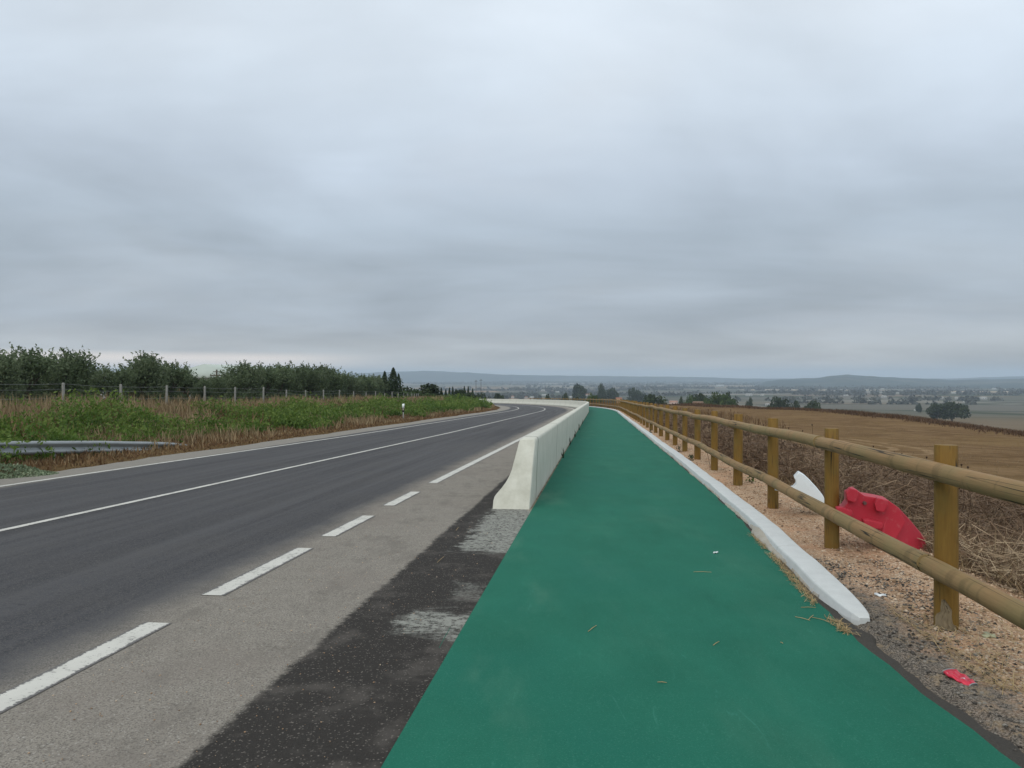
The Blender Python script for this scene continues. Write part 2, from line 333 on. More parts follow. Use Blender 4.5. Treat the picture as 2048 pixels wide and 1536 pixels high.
# ------------------------------------------------------------------ mesh helpers
def mesh(name, v, f, mat=None, tint=None, uv=None, smooth=False, attrs=None):
    v = np.asarray(v, np.float32); me = bpy.data.meshes.new(name)
    fs = f if isinstance(f, list) else [f]
    fs = [np.asarray(x, np.int32) for x in fs if len(x)]
    me.vertices.add(len(v)); me.vertices.foreach_set('co', v.ravel())
    nl = sum(x.size for x in fs); npoly = sum(len(x) for x in fs)
    me.loops.add(nl); me.polygons.add(npoly)
    idx = np.concatenate([x.ravel() for x in fs]); me.loops.foreach_set('vertex_index', idx)
    tot = np.concatenate([np.full(len(x), x.shape[1]) for x in fs]); st = np.concatenate([[0], np.cumsum(tot)[:-1]])
    me.polygons.foreach_set('loop_start', st.astype(np.int32)); me.polygons.foreach_set('loop_total', tot.astype(np.int32))
    if smooth: me.polygons.foreach_set('use_smooth', np.ones(npoly, bool))
    if uv is not None:
        l = me.uv_layers.new(name='UVMap'); l.data.foreach_set('uv', np.asarray(uv, np.float32)[idx].ravel())
    me.update(calc_edges=True)
    for k, a in (attrs or {}).items():
        at_ = me.attributes.new(k, 'FLOAT', 'POINT'); at_.data.foreach_set('value', np.asarray(a, np.float32))
    if tint is not None:
        at_ = me.attributes.new('tint', 'FLOAT', 'POINT'); at_.data.foreach_set('value', np.asarray(tint, np.float32))
    if mat: me.materials.append(mat)
    me.validate(clean_customdata=False)
    return me
def obj(name, me, parent=None, loc=(0, 0, 0)):
    o = bpy.data.objects.new(name, me); COL.objects.link(o); o.location = loc
    if parent: o.parent = parent
    return o
def tag(o, label=None, cat=None, group=None, kind=None):
    for k, v in (('label', label), ('category', cat), ('group', group), ('kind', kind)):
        if v: o[k] = v
    return o
def thing(name, loc, label, cat, group=None, rz=0):
    o = obj(name, None, None, loc); o.rotation_euler[2] = rz; o.empty_display_size = .1
    return tag(o, label, cat, group)
def dup(t, loc, rz=0, scale=None, label=None, group=None):
    c = t.copy(); COL.objects.link(c); c.location = loc; c.rotation_euler[2] = rz
    if scale: c.scale = scale
    if label: c['label'] = label
    if group: c['group'] = group
    for ch in t.children:
        k = ch.copy(); COL.objects.link(k); k.parent = c
    return c
class MB:
    """collects simple solids into one mesh"""
    def __init__(s): s.v = []; s.q = []; s.uv = []; s.n = 0
    def add(s, v, q, uv=None):
        v = np.asarray(v, float); s.v.append(v); s.q.append((np.asarray(q), s.n)); s.uv.append(np.asarray(uv, float) if uv is not None else np.zeros((len(v), 2))); s.n += len(v)
    def box(s, x0, x1, y0, y1, z0, z1):
        s.add([(x, y, z) for z in (z0, z1) for y in (y0, y1) for x in (x0, x1)], [(0, 2, 3, 1), (4, 5, 7, 6), (0, 1, 5, 4), (2, 6, 7, 3), (0, 4, 6, 2), (1, 3, 7, 5)])
    def tube(s, pts, rads, n=8, cap=True, u0=0.0):
        pts = np.asarray(pts, float); rads = np.broadcast_to(rads, (len(pts),)); V = []; UV = []
        d = np.gradient(pts, axis=0) if len(pts) > 1 else np.array([[0, 0, 1.]])
        L = np.concatenate([[0], np.cumsum(np.linalg.norm(np.diff(pts, axis=0), axis=1))])
        up = np.array([0, 0, 1.]) if abs(d[0][2]) < .9 * np.linalg.norm(d[0]) else np.array([1., 0, 0])
        for i, (p, r, t) in enumerate(zip(pts, rads, d)):
            t = t / (np.linalg.norm(t) + 1e-9); a = np.cross(t, up); a /= np.linalg.norm(a) + 1e-9; b = np.cross(a, t)
            for k in range(n + 1):
                g = 2 * PI * k / n; V.append(p + (a * math.cos(g) + b * math.sin(g)) * r); UV.append((k / n, u0 + L[i]))
        q = [(i * (n + 1) + k, i * (n + 1) + k + 1, (i + 1) * (n + 1) + k + 1, (i + 1) * (n + 1) + k) for i in range(len(pts) - 1) for k in range(n)]
        s.add(V, q, UV)
        if cap:
            for e in (0, len(pts) - 1):
                rg = np.array(V[e * (n + 1):e * (n + 1) + n]); c = pts[e]
                vs = list(rg) + [c]; s.add(vs, [(k, (k + 1) % n, n, n) for k in range(n)], [(.3 + .02 * k, u0) for k in range(n)] + [(.35, u0 + .02)])
    def mesh(s, name, mat, smooth=False):
        v = np.concatenate(s.v); uv = np.concatenate(s.uv)
        q = np.concatenate([a + n for a, n in s.q]); tri = q[:, 2] == q[:, 3]
        return mesh(name, v, [q[~tri], q[tri][:, :3]], mat, uv=uv, smooth=smooth)
def bm_obj(name, bm, mat, parent=None, smooth=False):
    me = bpy.data.meshes.new(name); bm.normal_update(); bm.to_mesh(me); bm.free(); me.materials.append(mat)
    if smooth:
        for p in me.polygons: p.use_smooth = True
    return obj(name, me, parent)

# ------------------------------------------------------------------ ground sheet
def build_ground():
    rad = np.concatenate([[0.3], np.geomspace(1.2, 12000, 400)])
    ang = np.concatenate([np.radians(np.arange(-48, 48.01, .32)), np.radians(np.arange(52, 312, 6.5))])
    A, Rr = np.meshgrid(ang, rad); x = Rr * np.sin(A); y = Rr * np.cos(A)
    s, off = inv(x.ravel(), y.ravel()); z = H(x.ravel(), y.ravel())
    x = x.ravel(); y = y.ravel(); n, m = len(rad), len(ang)
    i = np.arange(n - 1)[:, None] * m + np.arange(m)[None, :]; j = np.arange(n - 1)[:, None] * m + (np.arange(m)[None, :] + 1) % m
    q = np.stack([i, i + m, j + m, j], -1).reshape(-1, 4)[:, ::-1]
    cd = crest_dist(x, y); r = -off - 2.62
    gr = sstep(-2.2, -1.9, r) * (1 - sstep(1.25, 1.9, r + .25 * lumps(x * 3, y * 3)))
    fl = sstep(6, 9, r) * (1 - sstep(2, 14, cd)); fl = np.where(off > 24, 1, fl) * (1 - sstep(2, 14, cd))
    far = sstep(2, 14, cd)
    fine = .007 * np.sin(x * 9 + 2 * np.sin(y * 7)) * np.sin(y * 11 + x * 3) * gr * (np.hypot(x, y) < 30)
    me = mesh('ground', np.stack([x, y, z + fine], 1), q, MGROUND, smooth=True, attrs={'gravel': gr, 'field': fl, 'far': far, 'offr': r})
    tag(obj('ground', me), kind='structure')
build_ground()

# ------------------------------------------------------------------ road, path, kerb, barrier along the line
SS = np.concatenate([np.arange(-8, 30, .5), np.arange(30, 120, 1.0), np.arange(120, 330, 2.5)])
def strip(name, offs, z, mat, ss=SS, drop=0.0):
    offs = np.asarray(offs, float)
    S, O = np.meshgrid(ss, offs, indexing='ij'); x, y = ref(S.ravel(), O.ravel()); zz = -SL * y + z
    n, m = len(ss), len(offs); i = (np.arange(n - 1)[:, None] * m + np.arange(m - 1)[None, :]).ravel()
    q = np.stack([i, i + m, i + m + 1, i + 1], 1)
    if offs[1] > offs[0]: q = q[:, ::1]
    v = np.stack([x, y, zz], 1); uv = np.stack([O.ravel(), S.ravel()], 1)
    return mesh(name, v, q, mat, uv=uv)
def fixn(me):
    bm = bmesh.new(); bm.from_mesh(me); bmesh.ops.recalc_face_normals(bm, faces=bm.faces)
    if sum(f.normal.z for f in bm.faces) < 0: bmesh.ops.reverse_faces(bm, faces=bm.faces)
    bm.to_mesh(me); bm.free(); return me
# road with ragged outer rim towards the left verge
def build_road():
    offs = np.array([-.4, .4, 1.2, 2.2, 4, 6, 8, 9.2, 10.2])
    me = strip('road', offs, 0, MROAD); n = len(me.vertices); co = np.empty(n * 3, np.float32); me.vertices.foreach_get('co', co); co = co.reshape(-1, 3)
    m = len(offs); k = np.arange(m - 1, n, m)
    j = .10 * np.sin(np.arange(len(k)) * .45) + .04 * rng.standard_normal(len(k)); co[k, 0] += j; co[k, 2] -= .03
    me.vertices.foreach_set('co', co.ravel()); tag(obj('road', fixn(me)), kind='structure')
    # green path, its ragged kerb side
    ss = np.concatenate([np.arange(-8, 30, .2), np.arange(30, 120, 1.0), np.arange(120, 330, 2.5)])
    me = strip('cycle_path', [.01, -.5, -1.1, -1.7, -2.2, -2.6], .010, MPATH, ss); n = len(me.vertices); co = np.empty(n * 3, np.float32); me.vertices.foreach_get('co', co); co = co.reshape(-1, 3)
    k = np.arange(5, n, 6); gx, gy = ref(ss, GE(ss)); co[k, 0] = gx; co[k, 1] = gy; co[k, 2] = -SL * gy + .010; j = .012 * np.sin(ss * 5.1 + np.sin(ss * 2)) + .009 * rng.standard_normal(len(k)); co[k, 0] += np.where(ss < 5.1, .01 * np.sin(ss * 9), j)
    me.vertices.foreach_set('co', co.ravel()); tag(obj('cycle_path', fixn(me)), kind='structure')
    # the black asphalt the coating lies on, showing as a thin ragged rim on the right
    ss = np.arange(-8, 30, .12); o1 = GE(ss) - .085 + .016 * np.sin(ss * 3.3) + .012 * np.sin(ss * 11) + .013 * rng.standard_normal(len(ss))
    x0, y0 = ref(ss, np.full(len(ss), -2.2)); x1, y1 = ref(ss, o1); x2, y2 = ref(ss, o1 - .05)
    v = np.concatenate([np.stack([x0, y0, -SL * y0 + .003], 1), np.stack([x1, y1, -SL * y1 + .001], 1), np.stack([x2, y2, -SL * y2 - .06], 1)]); n = len(ss); i = np.arange(n - 1)
    q = np.concatenate([np.stack([i, i + 1, i + 1 + n, i + n], 1), np.stack([i + n, i + n + 1, i + 1 + 2 * n, i + 2 * n], 1)])
    w = W('bitumen', .85, .3); p = w.pos(); w.col(w.mix(w.noise(p, 90, 4, .7), (.02, .018, .016), (.085, .075, .062))); w.bump(w.noise(p, 60, 4), .8, .01)
    tag(obj('asphalt_edge', fixn(mesh('asphalt_edge', v, q, w.m))), kind='structure')
build_road()
EDGE = lambda s: np.interp(s, [0, 5, 12.6, 28, 67, 110], [2.05, 2.03, 1.98, 1.83, 1.55, 1.25])
CEN = lambda s: np.interp(s, [0, 8.2, 19, 29.6, 60, 90], [5.92, 5.75, 5.47, 5.2, 4.9, 4.65])
LEF = lambda s: np.interp(s, [0, 12.3, 28, 60, 90], [9.25, 9.0, 8.45, 8.1, 7.85])
def marking(ranges, fn, wd):
    V = []; Q = []; UV = []; n = 0
    for a, b in ranges:
        ss = np.arange(a, b + .001, .5 if b < 60 else 1.0)
        if ss[-1] < b - .01: ss = np.append(ss, b)
        o = fn(ss); x0, y0 = ref(ss, o - wd / 2); x1, y1 = ref(ss, o + wd / 2); k = len(ss); i = np.arange(k - 1) + n
        V += [np.stack([x0, y0, -SL * y0 + .004], 1), np.stack([x1, y1, -SL * y1 + .004], 1)]
        UV += [np.stack([np.zeros(k), ss], 1), np.stack([np.ones(k), ss], 1)]
        Q.append(np.stack([i, i + 1, i + 1 + k, i + k], 1)); n += 2 * k
    tag(obj('road_marking', fixn(mesh('road_marking', np.concatenate(V), np.concatenate(Q), MPAINT, uv=np.concatenate(UV)))), kind='structure')
def s_of(px, py):
    y = (CAMH) / ((py - HZ) / F - SL) if (py - HZ) / F > SL else 200
    x = (px - 1024) / F * y; s, o = inv(np.array([x]), np.array([y])); return float(s[0])
dash = [(s_of(20, 1390) - 1.1, s_of(290, 1247)), (s_of(440, 1193), s_of(590, 1097)), (s_of(670, 1074), s_of(725, 1032)), (s_of(785, 1012), s_of(818, 984)), (s_of(880, 967), 320)]
marking([(-6.2, -2.6)] + dash, EDGE, .19)
marking([(-8, 325)], CEN, .125)
marking([(-8, 325)], LEF, .14)

def sweep(name, prof, ss, mat, closed=True, basez=0.0, wob=None, base=0.0, endfn=None):
    """prof: (off, height) loop swept along the line; solid with end caps"""
    prof = np.asarray(prof, float); m = len(prof); V = []; UV = []
    pl = np.concatenate([[0], np.cumsum(np.linalg.norm(np.diff(prof, axis=0), axis=1))])
    for s in ss:
        pr = prof.copy(); sb = np.full(m, s)
        if endfn: pr, sb = endfn(pr, s)
        o = pr[:, 0] + base + (wob(s) if wob else 0)
        x, y = ref(sb, o); V.append(np.stack([x, y, -SL * y + pr[:, 1] + basez], 1)); UV.append(np.stack([sb, pr[:, 1]], 1))
    n = len(ss); i = (np.arange(n - 1)[:, None] * m + np.arange(m)[None, :]).ravel(); j = (np.arange(n - 1)[:, None] * m + (np.arange(m)[None, :] + 1) % m).ravel()
    q = np.stack([i, j, j + m, i + m], 1)
    me = mesh(name, np.concatenate(V), q, mat, uv=np.concatenate(UV))
    bm = bmesh.new(); bm.from_mesh(me); bm.verts.ensure_lookup_table()
    for e in (0, n - 1):
        bm.faces.new([bm.verts[e * m + k] for k in range(m)])
    bmesh.ops.recalc_face_normals(bm, faces=bm.faces); bm.to_mesh(me); bm.free(); return me
def build_barrier():
    pf = [(.545, -.05), (.545, .0), (.543, .10), (.53, .15), (.50, .19), (.44, .26), (.385, .34), (.345, .42), (.315, .50), (.295, .60), (.262, .75), (.238, .87), (.228, .895), (.205, .91), (.035, .91), (.018, .895), (.010, .86), (.028, .5), (.045, .0), (.045, -.05)]
    s_end = s_of(1035, 1019)
    def endfn(pr, s):
        sb = s + np.where(s < s_end + .01, pr[:, 1] * .58, 0)
        if s < s_end + .01:
            pr = pr.copy(); c = .30; pr[:, 0] = c + (pr[:, 0] - c) * .95; pr[:, 1] = np.where(pr[:, 1] > .8, pr[:, 1] - .018, pr[:, 1])
        return pr, sb
    ss = np.concatenate([[s_end], [s_end + .34], np.arange(s_end + 1.0, 60, .6), np.arange(60, 330, 1.5)])
    def endfn2(pr, s):
        p, sb = endfn(pr, s)
        if abs(s - s_end - .34) < 1e-3: sb = s_end + .035 + pr[:, 1] * .58
        return p, sb
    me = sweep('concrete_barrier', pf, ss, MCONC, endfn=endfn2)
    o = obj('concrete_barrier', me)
    tag(o, 'long grey concrete traffic barrier curving between the road and the green path', 'barrier')
    # weeds rooted in the joints at its foot
    lab = ['nearest dark sprig rooted at the foot of the concrete barrier', 'second nearest dark sprig at the foot of the concrete barrier', 'third dark sprig from the near end of the barrier foot', 'fourth dark sprig along the barrier foot, small and far', 'fifth and smallest dark sprig along the barrier foot']
    for k, (px, py) in enumerate([(1125, 917), (1141, 892), (1152, 875), (1159, 860), (1164, 848)]):
        y = CAMH / ((py - HZ) / F - SL); x = (px - 1024) / F * y
        s, _ = inv(np.array([x]), np.array([y])); X, Y = ref(s, np.array([-.015]))
        n = 26; h = .24; P = []; T = []
        hh = rng.random(n) ** 2 * h * .8; base = np.stack([rng.normal(0, .012, n), rng.normal(0, .025, n), hh], 1)
        a = rng.random(n) * 2 * PI; ln = .05 + .05 * rng.random(n)
        tip = base + np.stack([np.cos(a) * .03, np.sin(a) * .03, ln + .02], 1)
        sd = np.stack([-np.sin(a), np.cos(a), a * 0], 1) * .009
        v = np.stack([base - sd, base + sd, tip], 1).reshape(-1, 3); f = np.arange(3 * n).reshape(-1, 3)
        st = MB(); st.tube([(0, 0, -.02), (.003, 0, h * .5), (0, .01, h)], [.005, .004, .002], 5)
        t = thing('weed_sprig', (float(X[0]), float(Y[0]), -SL * float(Y[0]) + .008), lab[k], 'weed', 'sprigs at the foot of the concrete barrier')
        obj('stem', st.mesh('stem', MCYP), t); obj('leaves', mesh('leaves', v, f, MCYP, tint=np.repeat(rng.random(n) * .5, 3)), t)
build_barrier()
def build_kerb():
    s_end = s_of(1700, 1243)
    pf = [(.120, -.06), (.118, .0), (.104, .060), (.098, .070), (.088, .075), (.0, .079), (-.085, .077), (-.097, .070), (-.104, .058), (-.112, .0), (-.112, -.06)]
    wob = lambda s: .004 * math.sin(s * 1.9) + .003 * math.sin(s * 4.3 + 1) + .010 * math.sin(s * .6) + (float(GE(s)) + 2.62)
    def endfn(pr, s):
        t = min(1, max(0, (s - s_end) / .9)); t2 = math.sqrt(max(0, 1 - (1 - t) ** 2)); pr = pr.copy()
        pr[:, 1] = np.where(pr[:, 1] > 0, .012 + pr[:, 1] * (.15 + .85 * t2), pr[:, 1]); pr[:, 0] = pr[:, 0] * (.30 + .70 * t2) - .035 * (1 - t2)
        pr[:, 1] += np.where(pr[:, 1] > .02, .003 * math.sin(s * 3.1 + 1) + .002 * math.sin(s * 7.7), 0)
        return pr, np.full(len(pr), s)
    ss = np.concatenate([s_end + np.array([0, .05, .12, .2, .3, .42, .55]), np.arange(s_end + .7, 30, .2), np.arange(30, 120, 1.0), np.arange(120, 330, 2.5)])
    me = sweep('kerb', pf, ss, MKERB, wob=wob, base=-2.77, endfn=endfn)
    mz = len(pf)
    for i_, p in enumerate(me.polygons): p.use_smooth = False
    tag(obj('kerb', me), kind='structure')
    # mortar fillet on the path side, wavy, with a raised lip near s 7.4..9.2
    ss = np.arange(s_end + .55, 40, .07); n = len(ss)
    w_ = .016 + .010 * np.sin(ss * 2.7) + .008 * np.sin(ss * 6.1 + 1) + .055 * np.exp(-((ss - 8.1) / .55) ** 2) + .006 * rng.standard_normal(n)
    wb = np.array([wob(s) for s in ss]); o0 = -2.77 + .108 + wb; w_ = w_ * np.clip((ss - ss[0]) / .6, .05, 1); o1 = o0 + np.clip(w_, .002, None)
    x0, y0 = ref(ss, o0 - .03); x1, y1 = ref(ss, o1); x2, y2 = ref(ss, o1 + .004)
    hgt = .045 + .015 * np.sin(ss * 3.9) + .035 * np.exp(-((ss - 8.1) / .55) ** 2)
    v = np.concatenate([np.stack([x0, y0, -SL * y0 + hgt], 1), np.stack([x1, y1, -SL * y1 + .022 + .02 * np.exp(-((ss - 8.1) / .5) ** 2)], 1), np.stack([x2, y2, -SL * y2 + .004], 1)]); i = np.arange(n - 1)
    q = np.concatenate([np.stack([i, i + 1, i + 1 + n, i + n], 1), np.stack([i + n, i + n + 1, i + 1 + 2 * n, i + 2 * n], 1)])
    w = W('mortar', .95, .2); p = w.pos(); w.col(w.mix(w.noise(p, 9, 5, .7), (.26, .22, .16), (.44, .43, .40))); w.bump(w.noise(p, 40, 4), .6, .01)
    tag(obj('kerb_mortar', fixn(mesh('kerb_mortar', v, q, w.m))), kind='structure')
build_kerb()

# ------------------------------------------------------------------ log fence on the right
FO = lambda s: float(np.interp(s, [3, 5, 8, 14], [-3.06, -3.10, -3.17, -3.20]))
def build_fence():
    t = thing('log_fence', (2.78, 4.79, h1(2.78, 4.79)), 'round log post and two rail wooden fence beside the green path', 'fence')
    base = np.array(t.location)
    ss = [s_of(1882, 1255) - 2.57] + [s_of(1882, 1255) + 2.57 * k for k in range(0, 58)]
    tops = []
    for k, s in enumerate(ss):
        x, y = ref(s, FO(s)); x = float(x); y = float(y); g = -SL * y
        r = .072 + random.uniform(-.004, .005); ln = random.uniform(-.012, .012); top = 1.19 + random.uniform(-.03, .02)
        b = MB(); lod = 20 if k < 10 else 8
        a0 = random.random() * 6
        b.tube([(0, 0, -.25), (0, 0, 0), (ln * .3, 0, .35), (ln * .6, 0, .8), (ln, 0, top - .006), (ln, 0, top)], [r * 1.03, r * 1.02, r, r * .985, r * .97, r * .93], lod, True, random.random() * 20)
        me = b.mesh('post', MWOOD, True)
        me.attributes
        o = obj('post', me, t, Vector((x, y, g)) - Vector(base)); o.rotation_euler[2] = a0
        if k == 1: o['label'] = 'thick near post with a dab of dried cement at its foot'
        tops.append((x, y, g, r, ln))
        if k == 1:      # cement crust on the foot of the nearest post
            c = MB(); n = 14; V = []
            for iz in range(7):
                z = .0 + iz * .033; half = (.9, .84, .7, .60, .42, .30, .10)[iz]
                for ia in range(n):
                    a = 4.05 + (ia / (n - 1) - .5) * 2 * half; rr = r * 1.02 + .006 + .003 * math.sin(ia * 2.1 + iz)
                    V.append((math.cos(a - a0 + .12 * math.sin(iz * 1.9)) * rr, math.sin(a - a0 + .12 * math.sin(iz * 1.9)) * rr, z - .01 + .012 * math.sin(ia * 1.7 + iz)))
            q = [(i * n + j, i * n + j + 1, (i + 1) * n + j + 1, (i + 1) * n + j) for i in range(6) for j in range(n - 1)]
            c.add(V, q); obj('cement_crust', c.mesh('cement_crust', flat('dry cement', (.21, .165, .105), .95, .5, 18), True), o)
    # rails lean on the camera side of the posts, each two bays long
    for hgt, r0, ph in ((1.035, .060, 0), (.40, .062, 1)):
        k = 0 if ph == 0 else -1
        while k < len(ss) - 1:
            a = max(k, 0); e = min(k + 2, len(ss) - 1); P = []; Rr = []
            s0, s1 = ss[a] - (.0 if k > 0 else .6), ss[e]
            nn = 14 if s0 < 30 else 6
            w1, w2 = random.uniform(-.022, .022), random.random() * 6
            for i in range(nn + 1):
                f = i / nn; s = s0 + (s1 - s0) * f
                off = FO(s) + .118 + .006 * math.sin(s * 2 + w2)
                x, y = ref(s, off); z = -SL * float(y) + hgt + w1 * math.sin(PI * f) + .010 * math.sin(s * 1.1 + w2)
                P.append((float(x) - base[0], float(y) - base[1], z - base[2])); Rr.append(r0 * (1.015 - .04 * f) * (1 + .03 * math.sin(s * 3.7 + w2) + .018 * math.sin(s * 9 + w1 * 50)))
            b = MB(); b.tube(P, Rr, 18 if s0 < 25 else 8, True, random.random() * 30)
            obj('rail', b.mesh('rail', MRAIL, True), t); k += 2
build_fence()

# ------------------------------------------------------------------ foliage generators (blades and leaf cards as real small faces)
def stuff_mesh(name, v, f, mat, tint): return mesh(name, v, f, mat, tint=tint)
def blades(x, y, z, h, wd, lean=.35, bend=True):
    """tapered two-segment blades"""
    n = len(x); a = rng.random(n) * 2 * PI; b = rng.random(n) * 2 * PI; L = lean * rng.random(n) * h
    B = np.stack([x, y, z - .02], 1); d = np.stack([np.cos(b), np.sin(b), 0 * b], 1); sd = np.stack([np.cos(a), np.sin(a), 0 * a], 1) * wd[:, None] / 2
    M = B + d * (L * .35)[:, None] + np.stack([0 * h, 0 * h, h * .55], 1); Tp = B + d * L[:, None] + np.stack([0 * h, 0 * h, h], 1)
    v = np.stack([B - sd, B + sd, M + sd * .8, M - sd * .8, Tp], 1).reshape(-1, 3); k = np.arange(n) * 5
    return v, np.stack([k, k + 1, k + 2, k + 3], 1), np.stack([k + 3, k + 2, k + 4], 1)
def cards(c, size, aspect=.4, up=.3):
    """leaf-shaped diamonds at centres c"""
    n = len(c); d = rng.standard_normal((n, 3)); d[:, 2] += up; d /= np.linalg.norm(d, axis=1)[:, None]
    e = np.cross(d, rng.standard_normal((n, 3))); e /= np.linalg.norm(e, axis=1)[:, None] + 1e-9
    s = (size * (.6 + .8 * rng.random(n)))[:, None]
    v = np.stack([c - d * s * .5, c + e * s * aspect * .5, c + d * s * .5, c - e * s * aspect * .5], 1).reshape(-1, 3)
    return v, np.arange(4 * n).reshape(-1, 4)
def join(parts):
    V = []; Q = []; T = []; TI = []; n = 0
    for v, q, t, ti in parts:
        V.append(v); n0 = n; n += len(v); TI.append(ti)
        if q is not None: Q.append(q + n0)
        if t is not None: T.append(t + n0)
    return np.concatenate(V), [x for x in (np.concatenate(Q) if Q else None, np.concatenate(T) if T else None) if x is not None], np.concatenate(TI)
def fbm(x, y, sc_, seed=0):
    r = np.random.default_rng(seed); o = np.zeros_like(x); a = 1.0
    for k in range(4):
        p = r.random(4) * 20; th = r.random() * 6; c, s = math.cos(th), math.sin(th)
        o += a * np.sin((c * x + s * y) * sc_ + p[0] + 1.3 * np.sin((c * y - s * x) * sc_ * .8 + p[1])); sc_ *= 1.9; a *= .6
    return o / 2.2
MINL = 10.35
def scatter(n, smin, smax, omin, omax, dens=1.0, edge_pow=1.0):
    """points along the line, denser towards the camera"""
    u = rng.random(n); s = smin + (smax - smin) * u ** (1.0 + dens); o = omin + (omax - omin) * rng.random(n) ** edge_pow
    x, y = ref(s, o); return s, o, x, y
def left_verge():
    parts = []
    # green weeds: clumps
    s, o, x, y = scatter(52000, 6, 215, 11.0, 22.5, .9)
    g = fbm(x, y, .55, 3) + .45 * fbm(x, y, 1.6, 5)
    band = np.exp(-((o - 14.5) / 2.8) ** 2); keep = (g * 1.25 + band * 1.25 - .72 > 0); x, y, s, o, g = x[keep], y[keep], s[keep], o[keep], g[keep]
    z = H(x, y); n = len(x); gs = np.clip((g + .4), .15, 1.2) * (.65 + .35 * np.exp(-((o - 14.5) / 3) ** 2))
    hh = gs * (.62 + .45 * (fbm(x, y, 1.9, 15) > .1)) * (.5 + .7 * rng.random(n)); sz = .065 + .0016 * s
    P = []
    for k in range(5):
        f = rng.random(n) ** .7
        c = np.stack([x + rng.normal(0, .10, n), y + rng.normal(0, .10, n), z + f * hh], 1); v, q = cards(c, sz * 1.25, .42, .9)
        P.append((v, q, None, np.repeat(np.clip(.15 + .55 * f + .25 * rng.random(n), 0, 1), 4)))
    m = 420; cs = 11 + 190 * rng.random(m) ** 1.7; co = 11.9 + 7.5 * rng.random(m) ** 1.4; cx, cy = ref(cs, co); kk = fbm(cx, cy, .55, 3) > -.35; cs, cx, cy = cs[kk], cx[kk], cy[kk]; cz = H(cx, cy)
    for a, b, c_, d_ in zip(cx, cy, cz, cs):
        rad = rng.uniform(.35, .95); hg = rad * rng.uniform(.75, 1.15); nn = int(420 * rad / (1 + d_ / 45)); dd = rng.standard_normal((nn, 3)); dd /= np.linalg.norm(dd, axis=1)[:, None]; dd[:, 2] = abs(dd[:, 2])
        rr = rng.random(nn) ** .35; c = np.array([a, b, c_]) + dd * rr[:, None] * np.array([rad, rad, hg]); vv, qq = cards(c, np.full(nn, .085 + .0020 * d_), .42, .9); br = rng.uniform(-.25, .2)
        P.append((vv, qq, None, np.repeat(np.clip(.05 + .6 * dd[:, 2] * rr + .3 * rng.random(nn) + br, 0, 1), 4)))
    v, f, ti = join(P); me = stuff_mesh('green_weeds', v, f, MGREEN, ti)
    tag(obj('green_weeds', me), 'bright green weeds and low bushes growing in clumps on the left verge', 'weeds', kind='stuff')
    # dry grass everywhere
    s, o, x, y = scatter(70000, 4, 230, 10.9, 25.5, .9); z = H(x, y); n = len(x)
    tall = sstep(15, 19, o); h = (.16 + .42 * tall + .22 * (fbm(x, y, .5, 9) > .1)) * (.5 + .8 * rng.random(n)); v, q, t = blades(x, y, z, h, .010 + .0011 * s, .6)
    ti = np.repeat(np.clip(rng.random(n), 0, 1), 5); P1 = [(v, q, t, ti)]
    s, o, x, y = scatter(9000, 8, 160, 17.0, 21.5, .9); z = H(x, y); n = len(x)     # taller seed stems in patches
    k = fbm(x, y, .4, 11) > .15; x, y, z, s = x[k], y[k], z[k], s[k]; n = len(x)
    v, q, t = blades(x, y, z, .55 + .55 * rng.random(n), .008 + .0011 * s, .3); P1.append((v, q, t, np.repeat(.35 + .5 * rng.random(n), 5)))
    v, f, ti = join(P1); me = stuff_mesh('dry_grass', v, f, MDRY, ti)
    tag(obj('dry_grass', me), 'dry straw coloured grass on the left verge below the wire fence', 'grass', kind='stuff')
    s, o, x, y = scatter(24000, 4, 230, 10.25, 12.6, .9, 1.7); z = H(x, y); n = len(x)
    edge = .35 + .65 * sstep(10.2, 11.6, o); v, q, t = blades(x, y, z, edge * (.10 + .33 * rng.random(n) * (.45 + .5 * fbm(x, y, 1.1, 2))).clip(.04), .012 + .0013 * s, .8)
    P2 = [(v, q, t, np.repeat(rng.random(n), 5))]
    s, o, x, y = scatter(12000, 8, 200, 13, 21, .9); k = fbm(x, y, .7, 21) > .35; x, y, s = x[k], y[k], s[k]; z = H(x, y); n = len(x)
    v, q, t = blades(x, y, z, .3 + .5 * rng.random(n), .012 + .0014 * s, .5); P2.append((v, q, t, np.repeat(rng.random(n), 5)))
    v, f, ti = join(P2); me = stuff_mesh('russet_weeds', v, f, MRUST, ti)
    tag(obj('russet_weeds', me), 'low rusty brown weeds fringing the pale edge of the road', 'weeds', kind='stuff')
left_verge()
